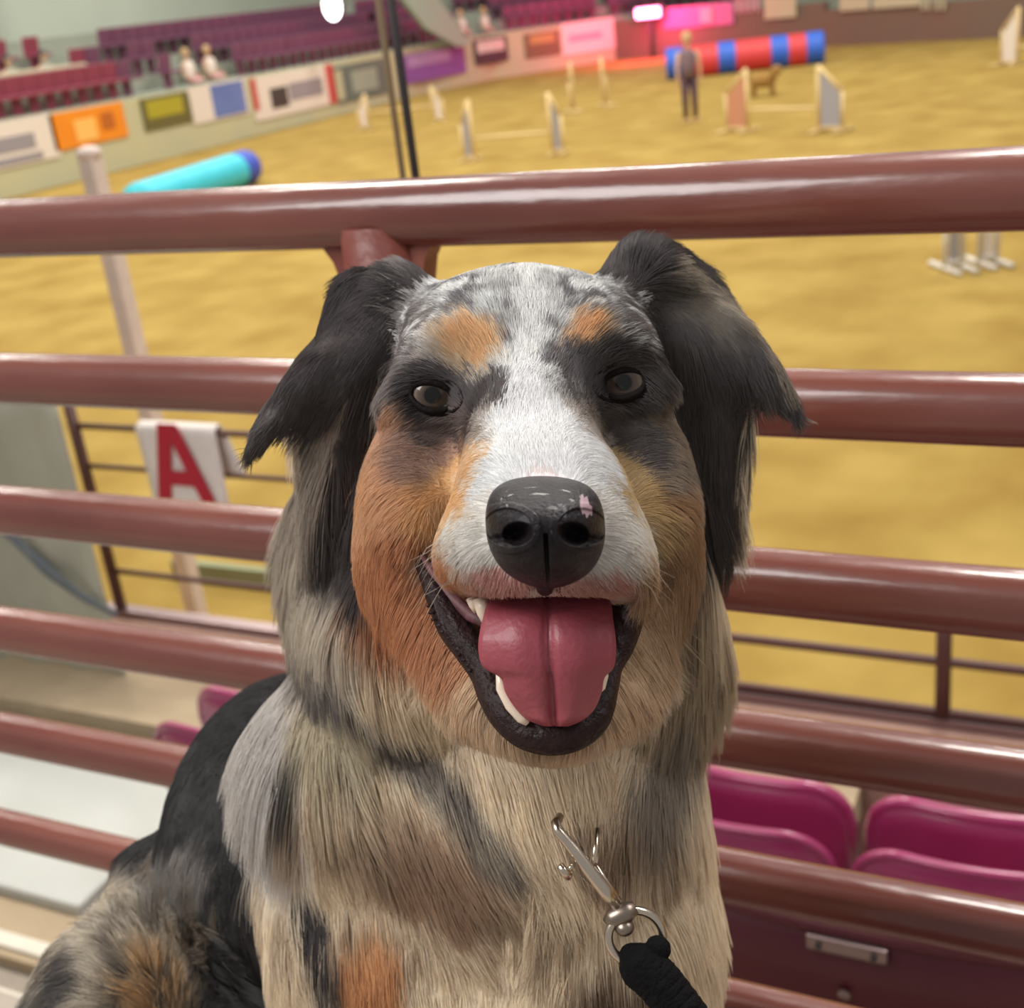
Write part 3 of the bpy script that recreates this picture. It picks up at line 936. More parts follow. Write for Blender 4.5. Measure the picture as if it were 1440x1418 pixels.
# legs and paws (below the frame) standing on the bench
_dog_floor = BZ + .004
def leg(x, y, w, foot, r0, r1, r2, g='L'):
    a = to_world(mm(x, y, w)); f = np.array([foot[0], foot[1], _dog_floor])
    m_ = (a + f) / 2 + np.array([0, 0.012, 0.0])
    CW(a, m_, r0, r1, g=g); CW(m_, f + (0, 0, .03), r1, r2, g=g)
    CW(f + np.array([0, 0, .022]), f + np.array([.018, -.045, .018]), .024, .02, k=.01, g=g)
c0 = to_world(mm(600, 1450, .60)); c1 = to_world(mm(800, 1450, .60))
leg(600, 1450, .60, (c0[0] - .01, c0[1] - .01), .045, .030, .022)
leg(800, 1450, .60, (c1[0] + .01, c1[1] - .01), .045, .030, .022)
h0 = to_world(mm(165, 1455, .70)); h1 = to_world(mm(360, 1500, .74))
for q in (h0, h1):
    CW((q[0], q[1], q[2] - .03), (q[0] + .02, q[1] - .03, BZ + .05), .065, .045, g='T')
    CW((q[0] + .02, q[1] - .0, BZ + .028), (q[0] + .07, q[1] - .10, BZ + .026), .028, .024, k=.012, g='T')
tl = [h1 + (0, .05, -.08), h1 + (-.06, .07, -.13), h1 + (-.10, .02, -.15)]
for a_, b_ in zip(tl[:-1], tl[1:]):
    a2 = np.array([a_[0], a_[1], max(a_[2], BZ + .03)]); b2 = np.array([b_[0], b_[1], max(b_[2], BZ + .03)])
    CW(a2, b2, .03, .022, g='T')


def prim_dist(pr, P):
    kind, d = pr[0], pr[1]
    if kind == 'E':
        c, r, R = d
        q = (P - c) @ R.T.astype(P.dtype)
        k0 = np.sqrt(((q / r) ** 2).sum(-1)); k1 = np.sqrt(((q / r ** 2) ** 2).sum(-1)) + 1e-9
        return k0 * (k0 - 1) / k1
    a, b, ra, rb = d
    ab = b - a
    t = np.clip(((P - a) @ ab) / (ab @ ab), 0, 1)
    return np.sqrt(((P - a - t[..., None] * ab) ** 2).sum(-1)) - (ra + (rb - ra) * t)


def prim_box(pr, pad):
    kind, d = pr[0], pr[1]
    if kind == 'E':
        c, r, R = d
        ext = np.sqrt(((R.T * r) ** 2).sum(1))
        return c - ext - pad, c + ext + pad
    a, b, ra, rb = d
    m = max(ra, rb)
    return np.minimum(a, b) - m - pad, np.maximum(a, b) + m + pad


def axis(lo, hi, flo, fhi, fine, coarse):
    a = np.arange(flo, lo, -coarse)[1:][::-1]
    b = np.arange(flo, fhi, fine)
    c = np.arange(b[-1] + coarse, hi, coarse)
    return np.concatenate([a, b, c])


lo = np.min([prim_box(p_, .03)[0] for p_ in prims], axis=0)
hi = np.max([prim_box(p_, .03)[1] for p_ in prims], axis=0)
gx = axis(lo[0], hi[0], -.12, .14, .0025, .006)
gy = axis(lo[1], hi[1], -.13, .12, .0025, .006)
gz = axis(lo[2], hi[2], .37, .56, .0025, .007)
D = np.full((len(gx), len(gy), len(gz)), .05, dtype=np.float32)
for pr in prims:
    b0, b1 = prim_box(pr, .035)
    ix = slice(*np.searchsorted(gx, [b0[0], b1[0]])); iy = slice(*np.searchsorted(gy, [b0[1], b1[1]])); iz = slice(*np.searchsorted(gz, [b0[2], b1[2]]))
    if ix.stop <= ix.start or iy.stop <= iy.start or iz.stop <= iz.start: continue
    P_ = np.stack(np.meshgrid(gx[ix], gy[iy], gz[iz], indexing='ij'), -1)
    d = prim_dist(pr, P_)
    k = pr[2]
    o_ = D[ix, iy, iz]
    if pr[4] > 0:
        h = np.clip(k - np.abs(o_ - d), 0, None) / k
        D[ix, iy, iz] = np.minimum(o_, d) - h * h * k * .25
    else:
        h = np.clip(k - np.abs(o_ + d), 0, None) / k
        D[ix, iy, iz] = np.maximum(o_, -d) + h * h * k * .25


def surface_nets(D, gx, gy, gz):
    S = D < 0
    nx, ny, nz = D.shape
    c = np.zeros((nx - 1, ny - 1, nz - 1), dtype=np.int8)
    for a in (0, 1):
        for b in (0, 1):
            for e in (0, 1):
                c += S[a:nx - 1 + a, b:ny - 1 + b, e:nz - 1 + e]
    act = (c > 0) & (c < 8)
    I = np.argwhere(act)
    idx = -np.ones(act.shape, dtype=np.int64)
    idx[act] = np.arange(len(I))
    acc = np.zeros((len(I), 3)); cnt = np.zeros(len(I))
    G = (gx, gy, gz)
    corners = [(a, b, e) for a in (0, 1) for b in (0, 1) for e in (0, 1)]
    for p0 in corners:
        for ax in range(3):
            if p0[ax]: continue
            p1 = list(p0); p1[ax] = 1
            A0 = I + p0; A1 = I + p1
            d0 = D[A0[:, 0], A0[:, 1], A0[:, 2]]; d1 = D[A1[:, 0], A1[:, 1], A1[:, 2]]
            m = (d0 < 0) != (d1 < 0)
            t = np.where(m, d0 / np.where(m, d0 - d1, 1), 0)
            q = np.stack([G[j][A0[:, j]] for j in range(3)], 1).astype(float)
            q1 = np.stack([G[j][A1[:, j]] for j in range(3)], 1)
            q = q + (q1 - q) * t[:, None]
            acc[m] += q[m]; cnt[m] += 1
    V = acc / cnt[:, None]
    quads = []
    for ax in range(3):
        sl0 = [slice(None)] * 3; sl1 = [slice(None)] * 3
        sl0[ax] = slice(0, -1); sl1[ax] = slice(1, None)
        ch = S[tuple(sl0)] != S[tuple(sl1)]
        J = np.argwhere(ch)
        o1, o2 = [(1, 2), (2, 0), (0, 1)][ax]
        lim = np.array(act.shape)
        ok = (J[:, o1] > 0) & (J[:, o2] > 0) & (J[:, o1] < lim[o1]) & (J[:, o2] < lim[o2])
        J = J[ok]
        e1 = np.zeros(3, int); e1[o1] = 1
        e2 = np.zeros(3, int); e2[o2] = 1
        ids = [idx[tuple((J - a).T)] for a in (0 * e1, e1, e1 + e2, e2)]
        Q = np.stack(ids, 1)
        inside = S[tuple(J.T)]
        Q[~inside] = Q[~inside][:, ::-1]
        quads.append(Q)
    return V, np.concatenate(quads)


V, Q = surface_nets(D, gx, gy, gz)
# light smoothing
for _ in range(2):
    acc = np.zeros_like(V); cnt = np.zeros(len(V))
    for a in range(4):
        i0, i1 = Q[:, a], Q[:, (a + 1) % 4]
        np.add.at(acc, i0, V[i1]); np.add.at(cnt, i0, 1)
        np.add.at(acc, i1, V[i0]); np.add.at(cnt, i1, 1)
    V = V * .5 + acc / cnt[:, None] * .5
del D

# body-part group per vertex (which mass of the dog it belongs to)
gnames = ['H', 'N', 'E', 'T', 'L']
best = np.full(len(V), 1e9); grp = np.zeros(len(V), int)
for pr in prims:
    if pr[4] < 0: continue
    d = prim_dist(pr, V)
    m = d < best
    best[m] = d[m]; grp[m] = gnames.index(pr[3])


def project(P):          # to picture measure (used only to lay out the coat pattern on the 3D surface)
    return 720 + F * P[:, 0] / P[:, 2], 709 - F * P[:, 1] / P[:, 2]


def vnoise(P, s, seed=0):      # cheap smooth 3D value noise in [-1, 1]
    q = P * s + seed * 17.3
    i = np.floor(q).astype(np.int64); f = q - i; f = f * f * (3 - 2 * f)
    def hsh(a, b, c):
        h = (a * 374761393 + b * 668265263 + c * 2147483647 + seed * 144665) & 0xffffffff
        h = ((h ^ (h >> 13)) * 1274126177) & 0xffffffff
        return ((h ^ (h >> 16)) & 0xffff) / 32767.5 - 1
    r = 0
    for a in (0, 1):
        for b in (0, 1):
            for c in (0, 1):
                wt = (f[:, 0] if a else 1 - f[:, 0]) * (f[:, 1] if b else 1 - f[:, 1]) * (f[:, 2] if c else 1 - f[:, 2])
                r = r + wt * hsh(i[:, 0] + a, i[:, 1] + b, i[:, 2] + c)
    return r


def lin(c):
    c = np.asarray(c, float) / 255
    return np.where(c <= .04045, c / 12.92, ((c + .055) / 1.055) ** 2.4)


ALB = 1.25
# coat pattern, front view measures; colours sRGB
PAINT = {
 'H': ((150, 140, 132), [
    ('E', 770, 960, 190, 130, 0, (196, 170, 140), .3),
    ('E', 610, 880, 60, 100, 0, (184, 136, 100), .5),
    ('E', 920, 880, 50, 90, 0, (160, 134, 104), .5),
    ('E', 740, 450, 190, 110, 0, (176, 176, 174), .3),
    ('M', 740, 440, 220, 110, (96, 92, 94), 95, .05, .6),
    ('E', 560, 500, 45, 90, 20, (120, 112, 110), .5),
    ('E', 915, 480, 50, 90, -20, (92, 86, 84), .5),
    ('M', 740, 440, 220, 110, (200, 200, 198), 130, .35, .5),
    ('E', 545, 760, 80, 150, 0, (194, 152, 116), .5),            # tan cheeks
    ('E', 570, 850, 95, 90, 20, (180, 126, 88), .5),
    ('E', 940, 770, 60, 130, 0, (140, 108, 76), .5),
    ('E', 560, 625, 55, 45, 0, (184, 144, 116), .5),
    ('E', 600, 640, 60, 40, 0, (150, 120, 104), .6),
    ('E', 950, 630, 45, 60, 0, (128, 114, 98), .5),
    ('M', 930, 620, 80, 70, (84, 74, 70), 120, .2, .5),
    ('L', 600, 720, 690, 640, 40, 26, (198, 158, 112), .6),
    ('L', 880, 640, 935, 770, 20, 22, (182, 156, 112), .6),
    ('L', 740, 370, 742, 520, 24, 20, (200, 200, 198), .8),      # blaze
    ('L', 742, 520, 752, 620, 22, 70, (200, 200, 200), .4),
    ('E', 762, 690, 112, 90, 0, (200, 200, 200), .25),
    ('E', 768, 765, 150, 92, 0, (198, 194, 188), .22),
    ('E', 650, 480, 48, 40, 20, (176, 158, 134), .8),
    ('E', 658, 480, 37, 34, 20, (198, 156, 108), .9),             # brow spots
    ('E', 830, 462, 42, 32, 8, (168, 148, 122), .8),
    ('E', 820, 463, 34, 28, 8, (198, 150, 102), .8),
    ('L', 600, 500, 560, 560, 14, 10, (170, 160, 152), .6),
    ('E', 608, 556, 56, 40, 10, (44, 36, 36), .35),              # eye surrounds
    ('L', 640, 560, 700, 545, 28, 20, (62, 54, 54), .5),
    ('L', 640, 590, 600, 610, 26, 20, (88, 74, 70), .6),
    ('E', 870, 528, 78, 58, 15, (46, 40, 38), .5),
    ('L', 800, 500, 850, 540, 20, 30, (58, 50, 50), .5),
    ('L', 870, 590, 930, 640, 22, 22, (84, 76, 74), .5),
    ('E', 768, 828, 112, 17, 0, (182, 140, 132), .7),
    ('E', 700, 825, 46, 20, 20, (180, 132, 124), .6),            # pink above the lip
    ('E', 845, 828, 46, 18, -15, (168, 122, 112), .5),
    ('E', 770, 668, 36, 14, 0, (205, 192, 190), .8),
    ('E', 775, 1010, 110, 60, 0, (170, 146, 120), .4),           # chin
    ('L', 588, 800, 680, 960, 12, 12, (180, 140, 112), .6),
 ]),
 'N': ((212, 196, 170), [
    ('E', 430, 860, 90, 170, 0, (170, 158, 142), .5),
    ('E', 572, 850, 92, 92, 10, (162, 104, 66), .5),
    ('E', 520, 800, 40, 60, 0, (150, 100, 68), .6),
    ('E', 940, 830, 60, 90, 0, (104, 80, 56), .5),
    ('E', 980, 960, 60, 90, 0, (164, 146, 120), .5),
    ('L', 400, 940, 470, 1000, 24, 28, (96, 88, 82), .8),
    ('L', 470, 1000, 590, 1080, 26, 22, (88, 80, 76), .8),
    ('L', 590, 1080, 700, 1210, 22, 18, (84, 76, 72), .8),
    ('L', 560, 1090, 690, 1190, 10, 12, (160, 148, 132), .8),
    ('E', 370, 1090, 56, 190, -8, (182, 176, 170), .5),
    ('E', 470, 1060, 60, 60, 0, (172, 160, 136), .5),
    ('E', 600, 1230, 110, 60, 30, (150, 120, 96), .9),
    ('M', 660, 1250, 330, 180, (150, 128, 104), 28, .15, .8),
    ('E', 520, 1390, 50, 66, 0, (186, 134, 88), .5),
    ('E', 930, 1120, 40, 80, 15, (134, 122, 108), .9),
    ('E', 960, 1050, 26, 40, 15, (134, 122, 108), .8),
    ('E', 850, 1190, 60, 40, 0, (136, 112, 88), .7),
    ('E', 880, 1410, 80, 40, 0, (92, 68, 46), .6),
    ('E', 404, 1120, 13, 50, 5, (60, 54, 48), .5),
    ('E', 436, 1300, 18, 44, -15, (48, 40, 40), .4),
    ('E', 462, 1370, 20, 50, -20, (44, 38, 38), .4),
    ('E', 740, 460, 260, 130, 0, (66, 58, 56), .4),
    ('E', 455, 430, 110, 110, 0, (60, 53, 52), .3), ('E', 1030, 430, 90, 120, 0, (62, 54, 48), .3),
    ('L', 500, 430, 492, 560, 52, 40, (56, 50, 50), .4),         # dark hair under the ears
    ('L', 492, 560, 476, 820, 34, 44, (54, 44, 42), .4),
    ('L', 500, 700, 500, 860, 18, 20, (44, 34, 32), .5),
    ('L', 455, 560, 415, 760, 24, 26, (146, 134, 122), .5),
    ('L', 965, 420, 1000, 640, 60, 52, (58, 50, 44), .3),
    ('L', 1000, 640, 1000, 790, 44, 30, (60, 50, 44), .4),
 ]),
 'E': ((62, 55, 54), [
    ('E', 545, 360, 30, 20, 0, (120, 112, 110), .8),
    ('L', 350, 620, 380, 580, 8, 10, (104, 98, 98), .8),
    ('L', 960, 375, 1060, 450, 16, 16, (150, 138, 122), .7),
    ('L', 1060, 450, 1140, 592, 12, 8, (136, 122, 106), .7),
    ('E', 1000, 440, 60, 30, 40, (92, 84, 74), .7),
 ]),
 'T': ((42, 40, 40), [
    ('E', 145, 1345, 118, 125, 0, (186, 176, 160), .4),
    ('E', 245, 1240, 60, 40, -50, (128, 122, 118), .6),
    ('E', 205, 1400, 58, 75, 0, (194, 158, 114), .9),
    ('M', 170, 1350, 150, 150, (110, 98, 84), 90, .3, .5),
    ('E', 80, 1390, 20, 60, 20, (70, 64, 60), .6),
 ]),
 'L': ((176, 150, 120), []),
}
# hair guides: x, y, dx, dy, dw, length m, lift
GUIDES = {
 'H': [(765, 670, 0, -1, .5, .004, .15), (690, 700, -.6, -.5, .7, .004, .15), (850, 700, .6, -.5, .7, .004, .15), (745, 590, 0, -1, .4, .006, .2),
       (735, 480, 0, -1, .4, .010, .2), (660, 470, -.5, -.8, .2, .010, .22), (820, 460, .5, -.8, .2, .010, .22), (735, 390, 0, -.8, .8, .014, .2),
       (580, 450, -.8, -.3, .3, .014, .2), (890, 440, .8, -.3, .3, .014, .2), (545, 540, -.7, .6, .2, .012, .2), (930, 520, .7, .6, .2, .012, .2),
       (650, 540, -.2, -.7, .3, .006, .15), (830, 530, .3, -.7, .3, .006, .15),
       (600, 610, -.7, .4, .5, .007, .15), (890, 600, .7, .4, .5, .007, .15), (640, 650, -.8, .2, .5, .006, .15), (860, 640, .8, .2, .5, .006, .15),
       (530, 700, -.5, .9, .3, .013, .2), (950, 700, .5, .9, .3, .013, .2), (560, 820, -.35, 1, .1, .024, .25), (940, 820, .35, 1, .1, .024, .25),
       (640, 740, -.8, .5, .6, .005, .15), (890, 750, .8, .5, .6, .005, .15), (670, 810, -.5, .9, .2, .005, .15), (870, 820, .5, .9, .2, .005, .15),
       (770, 820, 0, 1, .1, .003, .2), (620, 900, -.35, 1, .2, .018, .2), (905, 900, .35, 1, .2, .018, .2), (775, 1060, 0, 1, .4, .010, .2)],
 'N': [(490, 400, -.2, 1, 0, .012, .05), (480, 450, -.25, 1, 0, .014, .05), (1000, 420, .25, 1, 0, .014, .05), (475, 540, -.3, .9, 0, .034, .12), (470, 700, -.25, 1, 0, .045, .2), (400, 850, -.2, 1, 0, .045, .3), (560, 850, -.25, 1, 0, .038, .25),
       (480, 950, .35, .95, 0, .038, .3), (380, 1050, 0, 1, 0, .045, .25), (560, 1040, .6, .85, 0, .042, .22), (650, 1140, .7, .8, 0, .042, .2), (680, 1020, .3, 1, 0, .040, .22),
       (800, 1120, 0, 1, 0, .045, .22), (930, 1010, -.3, 1, 0, .042, .25), (1000, 850, .15, 1, 0, .045, .25), (1020, 600, .3, 1, 0, .045, .2), (970, 450, .4, .9, 0, .03, .15),
       (450, 1200, .15, 1, 0, .045, .25), (650, 1270, .45, 1, 0, .042, .22), (850, 1280, 0, 1, 0, .035, .22), (960, 1250, .15, 1, 0, .035, .28),
       (500, 1400, .1, 1, 0, .040, .25), (750, 1400, 0, 1, 0, .040, .25), (740, 450, 0, -.5, 1, .015, .2)],
 'E': [(560, 375, -.6, -.1, .3, .012, .2), (500, 440, -.75, .65, 0, .012, .08), (470, 480, -.7, .72, 0, .012, .05), (400, 560, -.6, .8, 0, .012, .03), (360, 620, -.5, .86, 0, .012, .02), (450, 570, -.35, .95, 0, .024, .1),
       (890, 350, .1, -.7, .4, .014, .25), (960, 380, .7, .3, 0, .013, .1), (1040, 450, .7, .7, 0, .013, .05), (1100, 540, .62, .78, 0, .013, .03), (1130, 580, .6, .8, 0, .012, .02), (1020, 560, .3, 1, 0, .026, .12), (960, 500, .3, 1, 0, .024, .1)],
 'T': [(300, 1100, .1, 1, .1, .018, .12), (350, 1300, .15, 1, .1, .018, .12), (250, 1250, -.4, .9, 0, .022, .2), (250, 1340, .5, -.9, -.3, .036, .4), (190, 1340, -.1, -1, -.3, .034, .4),
       (120, 1350, -.6, -.2, 0, .028, .3), (80, 1420, -.7, .7, 0, .03, .3), (200, 1450, .1, -.4, -.5, .03, .4)],
 'L': [(600, 1500, 0, 1, 0, .012, .15)],
}



GID = {n: i for i, n in enumerate(gnames)}


def coat(P, g, jit=None):
    """coat colour (linear) of points P of groups g"""
    x, y = project(P)
    n1, n2 = vnoise(P, 55, 1), vnoise(P, 55, 2)
    n3, n4 = vnoise(P, 160, 3), vnoise(P, 160, 4)
    wx = x + 12 * n1 + 6 * n3
    wy = y + 12 * n2 + 6 * n4
    if jit is not None:
        wx = wx + jit[:, 0] * 6; wy = wy + jit[:, 1] * 6
    out = np.zeros((len(P), 3))
    for name in gnames:
        m = g == GID[name]
        if not m.any(): continue
        X, Y = wx[m], wy[m]
        base, ops = PAINT[name]
        C = np.tile(np.array(base, float), (m.sum(), 1))
        for op in ops:
            if op[0] == 'E':
                _, cx, cy, rx, ry, ang, col, soft = op[:8]
                a = math.radians(ang)
                dx, dy = X - cx, Y - cy
                u = (dx * math.cos(a) + dy * math.sin(a)) / rx; v = (-dx * math.sin(a) + dy * math.cos(a)) / ry
                t = np.sqrt(u * u + v * v)
            elif op[0] == 'L':
                _, x0, y0, x1, y1, r0, r1, col, soft = op[:9]
                vx, vy = x1 - x0, y1 - y0
                s = np.clip(((X - x0) * vx + (Y - y0) * vy) / (vx * vx + vy * vy), 0, 1)
                t = np.hypot(X - x0 - s * vx, Y - y0 - s * vy) / (r0 + (r1 - r0) * s)
            elif op[0] == 'M':           # merle mottling within an ellipse
                _, cx, cy, rx, ry, col, scale, thr, soft = op
                inside = np.hypot((X - cx) / rx, (Y - cy) / ry) < 1
                n = vnoise(P[m], scale, 9) + .5 * vnoise(P[m], scale * 2.3, 8) + (jit[m, 2] * .28 if jit is not None else 0)
                a_ = np.clip((n - thr) / soft + .5, 0, 1) * inside
                C = C + (np.array(col) - C) * a_[:, None]
                continue
            a_ = np.clip((1 + soft / 2 - t) / max(soft, 1e-3), 0, 1)
            a_ = a_ * a_ * (3 - 2 * a_)
            C = C + (np.array(col) - C) * a_[:, None]
        out[m] = C
    return lin(np.clip(out, 0, 255)) * ALB


# ---- hair parameters by interpolation between guides
def hair_field(P, g):
    x, y = project(P)
    o = np.zeros((len(P), 5))
    for name in gnames:
        m = g == GID[name]
        if not m.any(): continue
        Gd = np.array(GUIDES[name], float)
        dx = x[m][:, None] - Gd[None, :, 0]; dy = y[m][:, None] - Gd[None, :, 1]
        wt = 1 / (dx * dx + dy * dy + 900) ** 1.6
        wt /= wt.sum(1, keepdims=True)
        o[m] = wt @ Gd[:, 2:7]
    return o       # dx, dy(down), dw, length m, lift


gv_ = grp
Vw = to_world(V)
root_loc = Vector((float(Vw[:, 0].mean()), float(Vw[:, 1].mean()), BZ))
dog = empty('dog', root_loc, 'blue merle shepherd dog with tan cheeks and white blaze, sitting open-mouthed before the railing', 'dog')

me = bpy.data.meshes.new('body')
me.from_pydata((Vw).tolist(), [], Q.tolist())
me.update()
skin_col = coat(V, grp)
xs_, ys_ = project(V)
# bare dark skin: eye rims and the hollow of the mouth
cav = (np.hypot((xs_ - 772) / 100, (ys_ - 920) / 112) < 1) & (V[:, 2] < .50) & (ys_ > 828)
skin_col[cav] = lin([62, 26, 28])
for ex, ey in ((608, 556), (877, 538)):
    m_ = (np.hypot((xs_ - ex) / 46, (ys_ - ey) / 36) < 1) & (V[:, 2] < .52)
    skin_col[m_] = lin([34, 28, 28])
at = me.attributes.new('coat', 'FLOAT_COLOR', 'POINT')
at.data.foreach_set('color', np.concatenate([skin_col * .95, np.ones((len(V), 1))], 1).astype(np.float32).ravel())


def coat_material(name, hair):
    m = bpy.data.materials.new(name)
    m.use_nodes = True
    nt = m.node_tree
    a = nt.nodes.new('ShaderNodeAttribute'); a.attribute_name = 'coat'
    if hair:
        nt.nodes.remove(nt.nodes['Principled BSDF'])
        out = nt.nodes['Material Output']
        d = nt.nodes.new('ShaderNodeBsdfDiffuse')
        t = nt.nodes.new('ShaderNodeBsdfTranslucent')
        h = nt.nodes.new('ShaderNodeBsdfHair'); h.component = 'Reflection'
        h.inputs['RoughnessU'].default_value = .35; h.inputs['RoughnessV'].default_value = .6
        h.inputs['Color'].default_value = (.8, .8, .8, 1)
        m1 = nt.nodes.new('ShaderNodeMixShader'); m1.inputs[0].default_value = .30
        m2 = nt.nodes.new('ShaderNodeMixShader'); m2.inputs[0].default_value = .06
        nt.links.new(a.outputs['Color'], d.inputs['Color']); nt.links.new(a.outputs['Color'], t.inputs['Color'])
        nt.links.new(d.outputs[0], m1.inputs[1]); nt.links.new(t.outputs[0], m1.inputs[2])
        nt.links.new(m1.outputs[0], m2.inputs[1]); nt.links.new(h.outputs[0], m2.inputs[2])
        nt.links.new(m2.outputs[0], out.inputs['Surface'])
    else:
        b = nt.nodes['Principled BSDF']
        nt.links.new(a.outputs['Color'], b.inputs['Base Color'])
        b.inputs['Roughness'].default_value = .85
        b.inputs['Specular IOR Level'].default_value = .2
    return m


body = link('body', me, coat_material('dog_skin', False), dog, True)
bvh = BVHTree.FromPolygons(Vw.tolist(), Q.tolist())


def hit(x, y):
    d = Vector(ray(x, y)).normalized()
    p, n, i, t = bvh.ray_cast(Vector(CAM), d)
    return (p, n, to_frame(np.array(p))[2]) if p else (None, None, None)


# ---- fur
MM = V[Q]                                   # quads
tri = np.concatenate([Q[:, [0, 1, 2]], Q[:, [0, 2, 3]]])
T = V[tri]
cr = np.cross(T[:, 1] - T[:, 0], T[:, 2] - T[:, 0])
area = np.linalg.norm(cr, axis=1) / 2
nrm = cr / (2 * area[:, None] + 1e-12)
cen = T.mean(1)
tg = grp[tri[:, 0]]
view = -cen / np.linalg.norm(cen, axis=1)[:, None]
facing = (nrm * view).sum(1)
hf = hair_field(cen, tg)
tx, ty = project(cen)
inframe = (tx > -80) & (tx < 1500) & (ty > 200) & (ty < 1560)
dens = np.interp(hf[:, 3], [.004, .01, .02, .05], [2.2e6, 1.8e6, 1.4e6, 1.1e6])     # per square metre
dens = dens * np.where(facing > -.1, 1.0, .25) * np.where(inframe, 1.0, .12)
dens = dens * np.interp(cen[:, 2], [.45, .6, .75], [1.25, .8, .55])
bare = (np.hypot((tx - 772) / 97, (ty - 922) / 120) < 1) & (cen[:, 2] < .50) & (ty > 836)
for ex, ey in ((608, 556), (877, 538)):
    bare |= (np.hypot((tx - ex) / 30, (ty - ey) / 20) < 1) & (cen[:, 2] < .52)
bare |= (np.hypot((tx - 766) / 80, (ty - 742) / 72) < 1) & (cen[:, 2] < .45)
bare |= facing < -.75
dens[bare] = 0
expn = area * dens
NH = int(expn.sum())
ti = rng.choice(len(tri), NH, p=expn / expn.sum())
r1, r2 = rng.random(NH), rng.random(NH)
sw = r1 + r2 > 1
r1[sw], r2[sw] = 1 - r1[sw], 1 - r2[sw]
Rt = T[ti, 0] + r1[:, None] * (T[ti, 1] - T[ti, 0]) + r2[:, None] * (T[ti, 2] - T[ti, 0])
vn = np.zeros_like(V)
for a in range(3):
    np.add.at(vn, tri[:, a], cr)
vn /= np.linalg.norm(vn, axis=1)[:, None] + 1e-12
Nn = vn[tri[ti, 0]] * (1 - r1 - r2)[:, None] + vn[tri[ti, 1]] * r1[:, None] + vn[tri[ti, 2]] * r2[:, None]
Nn /= np.linalg.norm(Nn, axis=1)[:, None] + 1e-12
hg = tg[ti]
H = hair_field(Rt, hg)
dvec = np.stack([H[:, 0], -H[:, 1], H[:, 2]], 1)
jit = np.stack([vnoise(Rt, 45, 21), vnoise(Rt, 45, 22), vnoise(Rt, 45, 23)], 1) * np.interp(H[:, 3], [.01, .04], [.26, .42])[:, None] + rng.normal(0, .09, (NH, 3))
dvec += jit
dvec -= Nn * (dvec * Nn).sum(1)[:, None]
dvec /= np.linalg.norm(dvec, axis=1)[:, None] + 1e-9
lift = H[:, 4][:, None]
d0 = dvec * (1 - lift) + Nn * lift
d0 /= np.linalg.norm(d0, axis=1)[:, None]
Ln = H[:, 3] * rng.uniform(.7, 1.15, NH) * (1 + .22 * vnoise(Rt, 30, 31))
NP = 7
tt = np.linspace(0, 1, NP)
grav = to_frame(CAM + np.array([0, 0, -1.0]))[None, :]
pts = np.zeros((NH, NP, 3))
for j, t in enumerate(tt):
    bend = (dvec - d0) * (t * t * .55)
    gv2 = grav * (t * t * .16) * np.clip(Ln / .03, 0, 1.3)[:, None]
    pts[:, j] = Rt + (d0 * t + bend + gv2) * Ln[:, None]
# clumping into locks
NC = NH // 45
ci = rng.choice(NH, NC, replace=False)
kd = KDTree(NC)
for a, i in enumerate(ci):
    kd.insert(Rt[i], a)
kd.balance()
own = np.array([kd.find(p)[1] for p in Rt])
cidx = ci[own]
same = hg[cidx] == hg
cl_s = np.interp(H[:, 3], [.004, .012, .03], [.0, .28, .55]) * same
for j, t in enumerate(tt):
    kk = (cl_s * t ** 1.4 * .9)[:, None]
    tgt = pts[cidx, j]
    pts[:, j] = pts[:, j] * (1 - kk) + tgt * kk
# fine waviness per lock
ph = (own * 1.618) % 6.283
wav = np.stack([np.sin(ph), np.cos(ph), np.sin(2 * ph)], 1)
for j, t in enumerate(tt):
    pts[:, j] += wav * (np.sin(t * 5 + ph)[:, None]) * (.045 * t) * Ln[:, None]
midp = Rt * .45 + pts[:, NP // 2 + 1] * .55
lockj = rng.normal(0, 1, (NH, 3))
hj = rng.normal(0, .8, (NH, 3)) + lockj[cidx] * .7
ck = [coat(pts[:, j] * .7 + midp * .3, hg, hj) for j in (1, 3, 5)]     # colour near root, middle and tip of every hair
bright = 1 + rng.normal(0, .09, NH) + .06 * vnoise(ci[own][:, None] * np.array([[.37, .11, .73]]), 1.0, 41)
ck = [c * np.clip(bright, .55, 1.5)[:, None] for c in ck]
hc = np.stack([ck[0], ck[0], (ck[0] + ck[1]) / 2, ck[1], (ck[1] + ck[2]) / 2, ck[2], ck[2]], 1)
wpts = to_world(pts.reshape(-1, 3)) - np.array(root_loc)


def make_fur(name, sel, label=None):
    n = int(sel.sum())
    cu = bpy.data.hair_curves.new(name)
    cu.add_curves([NP] * n)
    P3 = wpts.reshape(NH, NP, 3)[sel]
    cu.attributes['position'].data.foreach_set('vector', P3.astype(np.float32).ravel())
    ra = cu.attributes.get('radius') or cu.attributes.new('radius', 'FLOAT', 'POINT')
    base_r = np.interp(H[sel, 3], [.004, .02, .05], [.00010, .00014, .00017])
    prof = np.array([1, 1, .95, .85, .7, .5, .2])
    ra.data.foreach_set('value', (base_r[:, None] * prof[None, :]).astype(np.float32).ravel())
    ca = cu.attributes.new('coat', 'FLOAT_COLOR', 'POINT')
    ca.data.foreach_set('color', np.concatenate([hc[sel], np.ones((n, NP, 1))], 2).astype(np.float32).ravel())
    cu.materials.append(FUR)
    o = bpy.data.objects.new(name, cu)
    COL.objects.link(o)
    o.parent = dog
    o['kind'] = 'stuff'
    return o


FUR = coat_material('dog_fur', True)
make_fur('fur', hg != GID['E'])
make_fur('ear_fur', hg == GID['E'])
scene.cycles_curves.shape = 'RIBBONS' if hasattr(scene, 'cycles_curves') else None

